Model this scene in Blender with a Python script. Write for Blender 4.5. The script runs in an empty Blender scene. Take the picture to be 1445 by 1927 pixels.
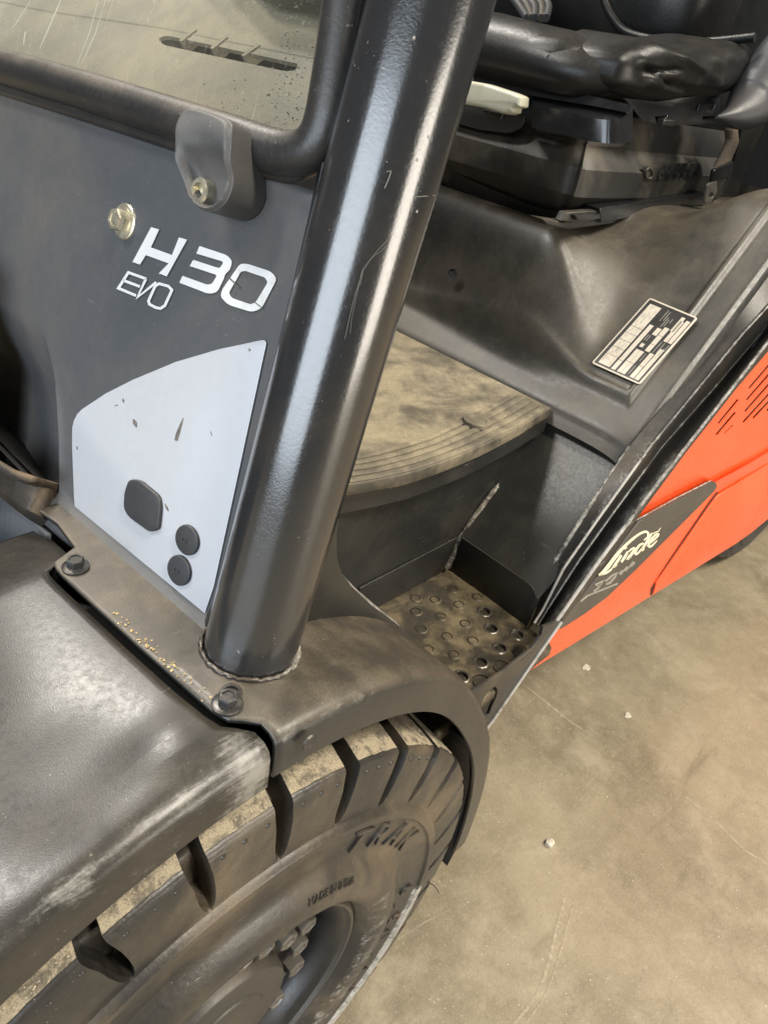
import bpy, bmesh, math, random
from mathutils import Vector, Matrix
random.seed(7)
S = bpy.context.scene
COL = S.collection
R_ = math.radians

# ------------------------------------------------------------------ camera
CAM = Vector((-0.1772, -0.19, 1.0556))
RGT = Vector((0.69329232, -0.70153887, 0.16489079))
DWN = Vector((-0.29262108, -0.48313712, -0.82519781))
FWD = Vector((0.6585732, 0.52385278, -0.54024032))
FPX, CX, CY = 1345.0, 722.5, 963.5
cd = bpy.data.cameras.new('camera'); cam = bpy.data.objects.new('camera', cd); COL.objects.link(cam)
cd.sensor_fit = 'VERTICAL'; cd.sensor_height = 36.0; cd.lens = 36.0 * FPX / 1927.0
cd.clip_start = 0.01; cd.clip_end = 100.0
cam.matrix_world = Matrix(((RGT.x, -DWN.x, -FWD.x, CAM.x), (RGT.y, -DWN.y, -FWD.y, CAM.y), (RGT.z, -DWN.z, -FWD.z, CAM.z), (0, 0, 0, 1)))
S.camera = cam
S.render.resolution_x, S.render.resolution_y = 767, 1024

# ------------------------------------------------------------------ hall light: dim warm surroundings, high-bay lamps, an open door in front of the truck
W = bpy.data.worlds.new('World'); S.world = W; W.use_nodes = True
W.node_tree.nodes['Background'].inputs[0].default_value = (0.95, 0.88, 0.76, 1)
W.node_tree.nodes['Background'].inputs[1].default_value = 0.07
def area(name, loc, target, sx, sy, power, col):
    l = bpy.data.lights.new(name, 'AREA'); l.shape = 'RECTANGLE'; l.size = sx; l.size_y = sy; l.energy = power; l.color = col
    o = bpy.data.objects.new(name, l); COL.objects.link(o); o.location = loc
    d = Vector(target) - Vector(loc)
    o.rotation_euler = d.to_track_quat('-Z', 'Y').to_euler()
    return o
area('door_light', (-5.2, -0.7, 1.95), (0.1, 0.1, 0.85), 5.0, 3.0, 390, (0.80, 0.90, 1.0))
area('ceiling_lamp', (0.3, -2.4, 5.0), (0.3, 0, 0.5), 0.45, 1.5, 260, (1.0, 0.93, 0.80))
area('ceiling_lamp', (3.2, -2.6, 5.0), (1.2, 0, 0.4), 0.45, 1.5, 250, (1.0, 0.92, 0.79))
area('ceiling_lamp', (0.4, 3.0, 4.8), (0.2, 0.1, 0.7), 0.40, 1.3, 190, (1.0, 0.95, 0.87))
area('ceiling_lamp', (-2.2, 2.2, 4.6), (0.0, 0.2, 0.8), 0.40, 1.3, 140, (1.0, 0.96, 0.90))
area('side_door_light', (1.4, -4.6, 1.05), (0.1, 0.0, 0.9), 1.9, 2.0, 140, (1.0, 0.92, 0.80))
S.view_settings.view_transform = 'Standard'; S.view_settings.look = 'None'
S.view_settings.exposure = 0.12; S.view_settings.gamma = 1.0
try: S.view_settings.use_curve_mapping = False
except Exception: pass

# ------------------------------------------------------------------ picking real positions along the lens: a photo point on a known surface
def ray(px, py): return RGT * ((px - CX) / FPX) + DWN * ((py - CY) / FPX) + FWD
def on(p, ax, val):
    r = ray(*p); i = 'xyz'.index(ax); return CAM + r * ((val - CAM[i]) / r[i])
class Pl:                       # a plane with its own 2D axes
    def __init__(s, p, u, v):
        s.p = Vector(p); s.u = Vector(u).normalized(); v = Vector(v); s.v = (v - s.u * v.dot(s.u)).normalized(); s.n = s.u.cross(s.v)
        if s.n.dot(CAM - s.p) < 0: s.n = -s.n
    def off(s, d): q = Pl(s.p + s.n * d, s.u, s.v); return q
    def pt(s, px):
        r = ray(*px); return CAM + r * ((s.p - CAM).dot(s.n) / r.dot(s.n))
    def uv(s, px): return s.loc(s.pt(px))
    def loc(s, P): d = Vector(P) - s.p; return (d.dot(s.u), d.dot(s.v))
    def w(s, u, v, d=0.0): return s.p + s.u * u + s.v * v + s.n * d
HUB = Vector((0, 0, 0.315))
WHC = Vector((0, 0, 0.325))   # wheel centre
FZ = 0.0125                         # level of the hall floor
def atR(p, R, y0=0.012):        # on a cylinder round the front axle
    r = ray(*p); ox, oz = CAM.x, CAM.z - HUB.z
    a = r.x * r.x + r.z * r.z; b = 2 * (ox * r.x + oz * r.z); c = ox * ox + oz * oz - R * R
    D = b * b - 4 * a * c
    t = (-b - math.sqrt(max(D, 0))) / (2 * a)
    return CAM + r * t
def sm(a, b, x):
    t = min(1, max(0, (x - a) / (b - a))); return t * t * (3 - 2 * t)
def catmull(pts, n=8, closed=False):
    out = []; N = len(pts)
    P = [Vector(p) for p in pts]
    for i in range(N if closed else N - 1):
        if closed: a, b, c, d = P[i - 1], P[i], P[(i + 1) % N], P[(i + 2) % N]
        else: a, b, c, d = P[max(i - 1, 0)], P[i], P[i + 1], P[min(i + 2, N - 1)]
        for k in range(n):
            t = k / n
            out.append(0.5 * ((2 * b) + (c - a) * t + (2 * a - 5 * b + 4 * c - d) * t * t + (3 * b - a - 3 * c + d) * t ** 3))
    if not closed: out.append(P[-1])
    return out
def resample(pts, n):
    P = [Vector(p) for p in pts]; L = [0]
    for a, b in zip(P, P[1:]): L.append(L[-1] + (b - a).length)
    out = []; j = 0
    for i in range(n):
        s = L[-1] * i / (n - 1)
        while j < len(L) - 2 and L[j + 1] < s: j += 1
        t = (s - L[j]) / max(L[j + 1] - L[j], 1e-9); out.append(P[j].lerp(P[j + 1], min(1, t)))
    return out
def roundpoly(pts, r, n=5):     # round every corner of a closed 2D outline
    out = []; N = len(pts)
    for i in range(N):
        p = Vector(pts[i][:2]); a = Vector(pts[i - 1][:2]); b = Vector(pts[(i + 1) % N][:2])
        rr = pts[i][2] if len(pts[i]) > 2 else r
        da, db = a - p, b - p; k = min(rr, da.length * .45, db.length * .45)
        s, e = p + da.normalized() * k, p + db.normalized() * k
        for j in range(n + 1):
            t = j / n; out.append(s * (1 - t) ** 2 + p * 2 * t * (1 - t) + e * t * t)
    return [(q.x, q.y) for q in out]

# ------------------------------------------------------------------ materials
def newmat(name):
    m = bpy.data.materials.new(name); m.use_nodes = True; nt = m.node_tree
    return m, nt, nt.nodes['Principled BSDF']
class NT:
    def __init__(s, nt): s.nt = nt; s.tc = nt.nodes.new('ShaderNodeTexCoord').outputs['Object']
    def n(s, t, **k):
        nd = s.nt.nodes.new(t)
        for a, b in k.items(): setattr(nd, a, b)
        return nd
    def link(s, a, b): s.nt.links.new(a, b)
    def noise(s, scale, detail=4, rough=.55, vec=None, dist=0):
        nd = s.n('ShaderNodeTexNoise'); nd.inputs['Scale'].default_value = scale; nd.inputs['Detail'].default_value = detail
        nd.inputs['Roughness'].default_value = rough; nd.inputs['Distortion'].default_value = dist
        s.link(vec or s.tc, nd.inputs['Vector']); return nd.outputs['Fac']
    def mapv(s, scale, rot=(0, 0, 0)):
        nd = s.n('ShaderNodeMapping'); nd.inputs['Scale'].default_value = scale; nd.inputs['Rotation'].default_value = rot
        s.link(s.tc, nd.inputs['Vector']); return nd.outputs[0]
    def ramp(s, v, a, b, lo=0.0, hi=1.0):
        nd = s.n('ShaderNodeMapRange'); nd.interpolation_type = 'SMOOTHSTEP'
        nd.inputs[1].default_value = a; nd.inputs[2].default_value = b; nd.inputs[3].default_value = lo; nd.inputs[4].default_value = hi
        s.link(v, nd.inputs[0]); return nd.outputs[0]
    def math(s, op, a, b=None, clamp=False):
        nd = s.n('ShaderNodeMath', operation=op, use_clamp=clamp)
        for i, x in enumerate((a, b)):
            if x is None: continue
            if isinstance(x, (int, float)): nd.inputs[i].default_value = x
            else: s.link(x, nd.inputs[i])
        return nd.outputs[0]
    def mix(s, f, a, b):
        nd = s.n('ShaderNodeMix', data_type='RGBA')
        for i, x in ((0, f), (6, a), (7, b)):
            if isinstance(x, (int, float)): nd.inputs[i].default_value = x
            elif isinstance(x, tuple): nd.inputs[i].default_value = (*x[:3], 1)
            else: s.link(x, nd.inputs[i])
        return nd.outputs[2]
    def upz(s, a=.3, b=.95):
        g = s.n('ShaderNodeNewGeometry'); x = s.n('ShaderNodeSeparateXYZ'); s.link(g.outputs['Normal'], x.inputs[0])
        return s.ramp(x.outputs[2], a, b)
    def bump(s, h, strength, dist, prev=None):
        nd = s.n('ShaderNodeBump'); nd.inputs['Strength'].default_value = strength; nd.inputs['Distance'].default_value = dist
        s.link(h, nd.inputs['Height'])
        if prev: s.link(prev, nd.inputs['Normal'])
        return nd.outputs[0]
DUST = (0.23, 0.165, 0.095)
def grime(name, base, dust=DUST, amt=.25, up=.3, rough=.42, metal=0.0, peel=.25, peels=420, speck=.25, cloud=7, scr=0.0, wear=None, coat=0.0, spec=.5, lo=.42, hi=.72):
    m, nt, b = newmat(name); t = NT(nt)
    big = t.ramp(t.noise(cloud, 7, .62, dist=.4), lo, hi)
    mid = t.ramp(t.noise(cloud * 5.3, 5, .6), .35, .75)
    fine = t.noise(900, 2, .6)
    f = t.math('ADD', t.math('MULTIPLY', big, amt), t.math('MULTIPLY', t.math('MULTIPLY', t.upz(), t.math('ADD', t.math('MULTIPLY', mid, .6), .4)), up), True)
    f = t.math('MULTIPLY', f, t.ramp(fine, .25, .7, .55, 1.15), True)
    col = t.mix(f, base, dust)
    if speck:
        v = t.n('ShaderNodeTexVoronoi'); v.inputs['Scale'].default_value = 420; v.inputs['Randomness'].default_value = 1.0; t.link(t.tc, v.inputs['Vector'])
        sp = t.math('MULTIPLY', t.ramp(v.outputs['Distance'], .06, .22, 1, 0), t.ramp(t.noise(95, 4, .8), .58, .72))
        col = t.mix(t.math('MULTIPLY', sp, speck, True), col, (.45, .40, .32))
    if scr:
        sc = None
        for ang, s_ in (((0.3, .5, .8), (14, 330, 330)), ((1.2, .2, 2.2), (400, 18, 400))):
            q = t.ramp(t.noise(1.0, 3, .6, t.mapv(s_, ang)), .69, .75)
            sc = q if sc is None else t.math('MAXIMUM', sc, q)
        sc = t.math('MULTIPLY', sc, t.ramp(t.noise(11, 2), .48, .62))
        col = t.mix(t.math('MULTIPLY', sc, scr, True), col, (.33, .31, .28))
    rv = t.math('ADD', t.math('MULTIPLY', f, .45), rough, True)
    rv = t.math('ADD', rv, t.ramp(t.noise(cloud * 26, 8, .75), .35, .75, -.03, .08), True)
    if wear:
        at = t.n('ShaderNodeAttribute', attribute_name='wear')
        wn = t.ramp(t.math('ADD', t.math('ADD', t.math('MULTIPLY', t.noise(48, 9, .78), .50), t.math('MULTIPLY', t.noise(1.0, 6, .7, t.mapv((22, 300, 300), (.05, .25, .05))), .34)), t.math('MULTIPLY', at.outputs['Fac'], .42)), .70, .90)
        wn = t.math('MULTIPLY', wn, t.ramp(at.outputs['Fac'], .02, .25))
        col = t.mix(t.math('MULTIPLY', wn, .75), col, wear)
        rv = t.math('ADD', rv, t.math('MULTIPLY', wn, .1), True)
    t.link(col, b.inputs['Base Color']); t.link(rv, b.inputs['Roughness'])
    b.inputs['Metallic'].default_value = metal; b.inputs['Specular IOR Level'].default_value = spec
    if coat: b.inputs['Coat Weight'].default_value = coat; b.inputs['Coat Roughness'].default_value = .15
    if peel:
        h = t.noise(peels, 3, .55)
        nb = t.bump(h, peel, .0006)
        nb = t.bump(t.noise(26, 3, .5), min(.12, peel * .4), .0012, nb)
        t.link(nb, b.inputs['Normal'])
    return m
def plain(name, col, rough=.5, metal=0.0, var=.12, scale=40, bump=0.0):
    m, nt, b = newmat(name); t = NT(nt)
    k = t.noise(scale, 5, .6)
    t.link(t.mix(t.ramp(k, .3, .75), tuple(c * (1 - var) for c in col), tuple(min(1, c * (1 + var)) for c in col)), b.inputs['Base Color'])
    t.link(t.ramp(k, .3, .7, rough - .06, rough + .08), b.inputs['Roughness']); b.inputs['Metallic'].default_value = metal
    if bump: t.link(t.bump(t.noise(scale * 8, 3), bump, .0006), b.inputs['Normal'])
    return m
M = {}
M['paint'] = grime('black_frame_paint', (.016, .0165, .018), amt=.05, up=.05, rough=.19, peel=.22, peels=620, speck=.45, scr=.45, coat=1.0, cloud=9)
M['cowl'] = grime('anthracite_cowl_plastic', (.052, .056, .062), amt=.26, up=.10, rough=.50, peel=.25, peels=700, speck=.45, cloud=4, scr=.25)
M['fender'] = grime('mudguard_plastic', (.024, .0232, .022), dust=(.22, .175, .115), amt=.14, up=.42, rough=.30, peel=.16, peels=900, speck=.40, scr=.6, wear=(.26, .25, .225), cloud=7)
M['fender2'] = grime('front_mudguard_plastic', (.019, .0178, .016), dust=(.175, .138, .090), amt=.16, up=.08, rough=.30, peel=.12, peels=1100, speck=1.0, scr=.8, wear=(.27, .26, .235), cloud=9)
M['step'] = grime('step_steel', (.020, .0185, .016), dust=(.235, .18, .10), amt=.62, up=.16, rough=.36, peel=.3, speck=.5, scr=.6, cloud=26, lo=.38, hi=.68)
M['steprim'] = grime('rubbed_hole_rim', (.10, .095, .085), amt=.3, up=.1, rough=.28, metal=.6, peel=.2, speck=0, cloud=60)
M['wall'] = grime('step_wall_paint', (.014, .0145, .0138), dust=(.2, .165, .11), amt=.10, up=.07, rough=.34, peel=.15, speck=.3, scr=.5, cloud=9)
M['mat'] = grime('rubber_floor_mat', (.036, .031, .024), dust=(.275, .23, .15), amt=.66, up=.34, rough=.56, peel=.45, peels=240, speck=.2, cloud=12, lo=.38, hi=.66)
M['hood'] = grime('engine_cover_plastic', (.016, .0160, .0152), dust=(.19, .155, .105), amt=.18, up=.36, rough=.33, peel=.16, peels=800, speck=.35, cloud=5, scr=.3)
M['rail'] = grime('chassis_rail_paint', (.024, .0232, .022), amt=.22, up=.06, rough=.36, peel=.2, speck=.2, scr=.6, wear=(.42, .40, .37))
M['seatbox'] = grime('seat_suspension_plastic', (.014, .0138, .0132), dust=(.16, .128, .085), amt=.36, up=.26, rough=.42, peel=.2, speck=.1, cloud=9)
M['leather'] = grime('worn_black_leather', (.0065, .0064, .0064), dust=(.12, .10, .075), amt=.06, up=.06, rough=.36, peel=.3, peels=300, speck=.1, spec=.28)
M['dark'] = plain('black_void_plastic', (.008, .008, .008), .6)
M['glossblack'] = plain('gloss_black_plastic', (.012, .012, .013), .18)
M['grey'] = grime('grey_armrest_plastic', (.030, .030, .033), amt=.1, up=.05, rough=.45, peel=.15, speck=.1)
M['rubber'] = grime('black_rubber_seal', (.015, .0145, .0145), dust=(.20, .155, .105), amt=.12, up=.34, rough=.38, peel=.25, speck=.3, cloud=8, scr=.3)
M['tyre'] = grime('tyre_rubber', (.019, .0185, .018), dust=(.20, .150, .092), amt=.62, up=.10, rough=.33, peel=.4, peels=260, speck=.35, cloud=6, scr=.9, wear=(.44, .425, .39), lo=.44, hi=.74)
M['tread'] = grime('gritty_tread', (.045, .040, .033), dust=(.33, .275, .19), amt=.9, up=.5, rough=.8, peel=1.0, peels=420, speck=.7, cloud=90, lo=.36, hi=.62)
M['rim'] = grime('rim_paint', (.010, .011, .013), amt=.10, up=.12, rough=.34, peel=.2, speck=.1)
M['hub'] = grime('hub_paint', (.030, .0285, .026), amt=.25, up=.15, rough=.42, peel=.2, speck=.2)
M['bolt'] = grime('black_bolt_steel', (.055, .056, .058), amt=.15, up=.15, rough=.28, metal=.7, peel=.2, speck=.0)
M['nut'] = grime('dirty_wheel_nut', (.13, .122, .11), dust=(.16, .12, .08), amt=.35, up=.2, rough=.34, metal=.5, peel=.3, speck=.2, cloud=40)
M['zinc'] = plain('zinc_plate', (.70, .65, .50), .30, .85, .2, 90)
M['sticker'] = grime('silver_film', (.43, .44, .47), dust=(.26, .24, .21), amt=.24, up=0, rough=.42, metal=.2, peel=.12, peels=900, speck=.55, cloud=6, lo=.46, hi=.8, scr=.3)
M['letter'] = grime('white_film_letters', (.55, .55, .56), dust=(.28, .25, .2), amt=.35, up=0, rough=.5, peel=.05, speck=0, cloud=60, lo=.55, hi=.75)
M['plug'] = grime('plug_rubber', (.020, .023, .028), amt=.07, up=.05, rough=.5, peel=.3, speck=.35)
M['scratch'] = plain('scraped_film', (.12, .105, .085), .6, 0, .4, 300)
M['red'] = grime('orange_red_paint', (.84, .078, .015), dust=(.50, .19, .10), amt=.25, up=.08, rough=.25, peel=.05, speck=.3, cloud=4, scr=.35, coat=.4)
M['decal'] = grime('dark_trim_board', (.055, .052, .046), amt=.25, up=.1, rough=.42, peel=.2, speck=.1, scr=.2)
M['cream'] = plain('cream_print', (.74, .67, .50), .5)
M['greyprint'] = plain('grey_print', (.26, .245, .21), .5)
M['platewhite'] = grime('plate_cell', (.50, .445, .365), dust=(.30, .25, .18), amt=.3, up=0, rough=.45, peel=0, speck=0, cloud=60)
M['plateblack'] = plain('plate_ground', (.018, .016, .014), .4)
M['whiteplastic'] = grime('ivory_handle_plastic', (.36, .355, .28), dust=(.2, .16, .1), amt=.35, up=.05, rough=.4, peel=.1, speck=.2, cloud=30)
M['belt'] = grime('dirty_webbing', (.045, .032, .022), amt=.6, up=.3, rough=.8, peel=.6, peels=600, speck=.1)
M['dash'] = grime('dusty_dashboard', (.125, .12, .105), dust=(.33, .295, .22), amt=.8, up=.3, rough=.65, peel=.35, peels=800, speck=.5, cloud=6)
M['weld'] = grime('painted_weld', (.03, .028, .026), amt=.2, up=.3, rough=.2, peel=.8, peels=160, speck=.3, wear=(.5, .48, .42))
M['scrape'] = plain('bright_scraped_steel', (.42, .40, .36), .35, .5, .5, 90)
M['crumb'] = plain('yellow_grit', (.55, .40, .19), .8, 0, .4, 300)
M['tgrit'] = plain('tread_grit_dust', (.38, .32, .23), .85, 0, .35, 500)
M['oldscratch'] = plain('dull_paint_scratch', (.11, .105, .095), .5)
M['chip'] = plain('pale_chip', (.50, .45, .37), .8, 0, .2, 300)
M['brownledge'] = grime('dirty_frame_ledge', (.028, .021, .015), dust=(.22, .145, .08), amt=.55, up=.35, rough=.6, peel=.7, speck=.2, cloud=22)
M['sooty'] = grime('blue_grey_plate', (.04, .045, .055), amt=.3, up=.1, rough=.5, peel=.2, speck=.2)

def glassmat():
    m, nt, b = newmat('dusty_windscreen'); t = NT(nt)
    nt.nodes.remove(b); out = nt.nodes['Material Output']
    tr = t.n('ShaderNodeBsdfTransparent'); tr.inputs[0].default_value = (.90, .90, .875, 1)
    gl = t.n('ShaderNodeBsdfGlossy'); gl.inputs['Roughness'].default_value = .06
    di = t.n('ShaderNodeBsdfDiffuse'); di.inputs[0].default_value = (.50, .46, .36, 1)
    a = t.n('ShaderNodeMixShader'); a.inputs[0].default_value = .05; t.link(tr.outputs[0], a.inputs[1]); t.link(gl.outputs[0], a.inputs[2])
    film = t.ramp(t.noise(6, 6, .6), .35, .75, .02, .10)
    drip = t.ramp(t.noise(1.0, 4, .6, t.mapv((60, 240, 5))), .58, .74, 0, .14)
    dots = t.math('MULTIPLY', t.ramp(t.noise(330, 2), .64, .72), .16)
    f = t.math('ADD', t.math('ADD', film, drip), dots, True)
    b2 = t.n('ShaderNodeMixShader'); t.link(f, b2.inputs[0]); t.link(a.outputs[0], b2.inputs[1]); t.link(di.outputs[0], b2.inputs[2])
    t.link(b2.outputs[0], out.inputs['Surface']); return m
M["glass"] = glassmat()
def floormat():
    m, nt, b = newmat('worn_concrete'); t = NT(nt)
    c = t.mix(t.ramp(t.noise(2.6, 8, .62, dist=.5), .3, .72), (.148, .121, .076), (.290, .241, .160))
    c = t.mix(t.math('MULTIPLY', t.ramp(t.noise(6.5, 6, .65, dist=.8), .50, .72), .55), c, (.37, .315, .225))
    c = t.mix(t.math('MULTIPLY', t.ramp(t.noise(4.1, 7, .7, t.mapv((1, 1.4, 1), (0, 0, .7))), .53, .75), .55), c, (.115, .094, .060))
    c = t.mix(t.math('MULTIPLY', t.ramp(t.noise(38, 5, .7), .4, .75), .30), c, (.40, .345, .25))
    s1 = t.ramp(t.noise(1.0, 3, .5, t.mapv((1.4, 90, 1), (0, 0, .45))), .70, .78)
    s2 = t.ramp(t.noise(1.0, 3, .5, t.mapv((110, 1.8, 1), (0, 0, .35))), .71, .79)
    sc = t.math('MULTIPLY', t.math('MAXIMUM', s1, s2), t.ramp(t.noise(1.9, 2), .5, .66))
    c = t.mix(t.math('MULTIPLY', sc, .55), c, (.50, .43, .31))
    c = t.mix(t.math('MULTIPLY', t.ramp(t.noise(210, 5, .8), .52, .68), .40), c, (.115, .092, .060))
    c = t.mix(t.math('MULTIPLY', t.ramp(t.noise(310, 4, .8), .55, .68), .45), c, (.50, .43, .31))
    c = t.mix(t.math('MULTIPLY', t.math('MULTIPLY', t.ramp(t.noise(1.0, 6, .75, t.mapv((2.2, 14, 1), (0, 0, -.5))), .54, .66), t.ramp(t.noise(3.3, 3), .45, .6)), .45), c, (.13, .105, .068))
    v = t.n('ShaderNodeTexVoronoi'); v.inputs['Scale'].default_value = 75; t.link(t.tc, v.inputs['Vector'])
    sp = t.math('MULTIPLY', t.ramp(v.outputs['Distance'], .06, .13, 1, 0), t.ramp(t.noise(30, 2), .56, .62))
    c = t.mix(t.math('MULTIPLY', sp, .6), c, (.55, .49, .38))
    t.link(c, b.inputs['Base Color'])
    t.link(t.ramp(t.noise(5, 5), .3, .7, .42, .62), b.inputs['Roughness'])
    nb = t.bump(t.noise(160, 4, .6), .25, .001); nb = t.bump(t.noise(14, 4, .6), .2, .003, nb)
    t.link(nb, b.inputs['Normal']); return m
M['floor'] = floormat()

# ------------------------------------------------------------------ mesh helpers
def link(name, me, mat, parent=None, smooth=35, kind=None):
    o = bpy.data.objects.new(name, me); COL.objects.link(o)
    if mat is not None:
        if not me.materials: me.materials.append(M[mat] if isinstance(mat, str) else mat)
    if parent is not None: o.parent = parent
    if smooth is not None and len(me.polygons):
        me.polygons.foreach_set('use_smooth', [True] * len(me.polygons))
        try: me.set_sharp_from_angle(angle=R_(smooth))
        except Exception: pass
    if kind: o['kind'] = kind
    return o
def fix(me):
    bm = bmesh.new(); bm.from_mesh(me); bmesh.ops.recalc_face_normals(bm, faces=bm.faces); bm.to_mesh(me); bm.free()
def pyd(name, V, F, mat, parent=None, smooth=35, recalc=True, kind=None):
    me = bpy.data.meshes.new(name); me.from_pydata([tuple(v) for v in V], [], F); me.update()
    if recalc: fix(me)
    return link(name, me, mat, parent, smooth, kind)
def solid(o, th, off=0.0, bev=0.0):
    md = o.modifiers.new('thick', 'SOLIDIFY'); md.thickness = th; md.offset = off
    if bev:
        b = o.modifiers.new('edge', 'BEVEL'); b.width = bev; b.segments = 2; b.limit_method = 'ANGLE'
    return o
def grid(name, rows, mat, parent=None, smooth=40, closed=False):
    V = [v for r in rows for v in r]; n = len(rows[0]); F = []
    for i in range(len(rows) - 1):
        for j in range(n if closed else n - 1):
            k = (j + 1) % n
            F.append((i * n + j, i * n + k, (i + 1) * n + k, (i + 1) * n + j))
    return pyd(name, V, F, mat, parent, smooth)
def loft(name, curves, mat, parent=None, n=40, smooth=40): return grid(name, [resample(c, n) for c in curves], mat, parent, smooth)
def tube(name, path, r, mat, parent=None, sides=14, closed=False, flat=None, smooth=60, cap=True):
    P = [Vector(p) for p in path]; N = len(P); V = []; F = []
    up = None
    for i in range(N):
        a = P[i - 1] if (i or closed) else P[i]; b = P[(i + 1) % N] if (i < N - 1 or closed) else P[i]
        d = (b - a).normalized()
        if up is None: up = d.orthogonal().normalized() if flat is None else Vector(flat)
        up = (up - d * up.dot(d)).normalized(); sd = d.cross(up)
        rr = r[i] if isinstance(r, list) else r
        ra, rb = rr if isinstance(rr, tuple) else (rr, rr)
        for k in range(sides):
            t = 2 * math.pi * k / sides
            V.append(P[i] + sd * (math.cos(t) * ra) + up * (math.sin(t) * rb))
    for i in range(N if closed else N - 1):
        j = (i + 1) % N
        for k in range(sides):
            l = (k + 1) % sides; F.append((i * sides + k, i * sides + l, j * sides + l, j * sides + k))
    if not closed and cap: F.append(tuple(range(sides))); F.append(tuple((N - 1) * sides + k for k in range(sides)))
    return pyd(name, V, F, mat, parent, smooth)
def flat(name, pl, outl, t, mat, parent=None, bev=0.0, px=True, base=0.0, smooth=35):
    """a plate: closed outlines (first the rim, then holes) on plane pl, thickness t towards the viewer"""
    cu = bpy.data.curves.new(name, 'CURVE'); cu.dimensions = '2D'; cu.fill_mode = 'BOTH'
    for o in outl:
        pts = [pl.uv(p) for p in o] if px else o
        sp = cu.splines.new('POLY'); sp.points.add(len(pts) - 1); sp.use_cyclic_u = True
        for q, p in zip(sp.points, pts): q.co = (p[0], p[1], 0, 1)
    cu.extrude = max(t / 2 - bev, 1e-5); cu.bevel_depth = bev; cu.bevel_resolution = 2; cu.offset = -bev
    ob = bpy.data.objects.new(name, cu); COL.objects.link(ob)
    dg = bpy.context.evaluated_depsgraph_get()
    me = bpy.data.meshes.new_from_object(ob.evaluated_get(dg)); me.name = name
    bpy.data.objects.remove(ob); bpy.data.curves.remove(cu)
    n = pl.n
    mx = Matrix(((pl.u.x, pl.v.x, n.x, 0), (pl.u.y, pl.v.y, n.y, 0), (pl.u.z, pl.v.z, n.z, 0), (0, 0, 0, 1)))
    c = pl.p + n * (t / 2 + base)
    me.transform(Matrix.Translation(c) @ mx)
    bm = bmesh.new(); bm.from_mesh(me); bmesh.ops.remove_doubles(bm, verts=bm.verts, dist=1e-6); bmesh.ops.recalc_face_normals(bm, faces=bm.faces); bm.to_mesh(me); bm.free()
    return link(name, me, mat, parent, smooth)
def slab(name, pl, polys, t, mat, parent=None, base=0.0):
    """flat print or thin inlays: several convex polygons (2D on pl) of thickness t in one mesh"""
    V, F = [], []
    for p in polys:
        k = len(V); n = len(p)
        V += [pl.w(a, b, base + t) for a, b in p] + [pl.w(a, b, base) for a, b in p]
        F.append(tuple(range(k, k + n)))
        for i in range(n): j = (i + 1) % n; F.append((k + i, k + j, k + n + j, k + n + i))
    return pyd(name, V, F, mat, parent, None)
def strokes(name, pl, lines, t, mat, parent=None, base=0.0, closed=()):
    """lettering: pen strokes [(points px, width px)] turned into ribbons on pl"""
    V, F = [], []
    for li, (pts, wd) in enumerate(lines):
        P = [Vector(p[:2]) for p in pts]; N = len(P); cl = li in closed; L = []
        for i in range(N):
            w = wd if len(pts[i]) < 3 else pts[i][2]
            a = P[i - 1] if (i or cl) else None; b = P[(i + 1) % N] if (i < N - 1 or cl) else None
            d1 = (P[i] - a).normalized() if a is not None else None; d2 = (b - P[i]).normalized() if b is not None else None
            if d1 is None: d1 = d2
            if d2 is None: d2 = d1
            d = (d1 + d2); d = d.normalized() if d.length > 1e-4 else d1
            nn = Vector((-d.y, d.x)); k = 1 / max(.45, nn.dot(Vector((-d1.y, d1.x))))
            L.append((P[i] + nn * (w / 2 * k), P[i] - nn * (w / 2 * k)))
        k = len(V)
        for a, b in L:
            for q in (a, b):
                u, v = pl.uv((q.x, q.y)); V += [pl.w(u, v, base + t), pl.w(u, v, base)]
        for i in range(N if cl else N - 1):
            j = (i + 1) % N; a0, a1, b0, b1 = k + 4 * i, k + 4 * i + 1, k + 4 * i + 2, k + 4 * i + 3; c0, c1, d0, d1 = k + 4 * j, k + 4 * j + 1, k + 4 * j + 2, k + 4 * j + 3
            F += [(a0, b0, d0, c0), (a0, c0, c1, a1), (b0, b1, d1, d0)]
        if not cl:
            F.append((k, k + 1, k + 3, k + 2)); e = k + 4 * (N - 1); F.append((e, e + 2, e + 3, e + 1))
    return pyd(name, V, F, mat, parent, None)
def text(name, s, size, fn, mat, parent=None, ext=.0008, bold=.0, spacing=1.0):
    cu = bpy.data.curves.new(name, 'FONT'); cu.body = s; cu.size = size; cu.extrude = ext; cu.offset = bold; cu.align_x = 'CENTER'; cu.space_character = spacing; cu.resolution_u = 3
    ob = bpy.data.objects.new(name, cu); COL.objects.link(ob)
    me = bpy.data.meshes.new_from_object(ob.evaluated_get(bpy.context.evaluated_depsgraph_get())); me.name = name
    bpy.data.objects.remove(ob); bpy.data.curves.remove(cu)
    for v in me.vertices: v.co = fn(v.co.x, v.co.y, v.co.z + ext)
    return link(name, me, mat, parent, None)
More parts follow.
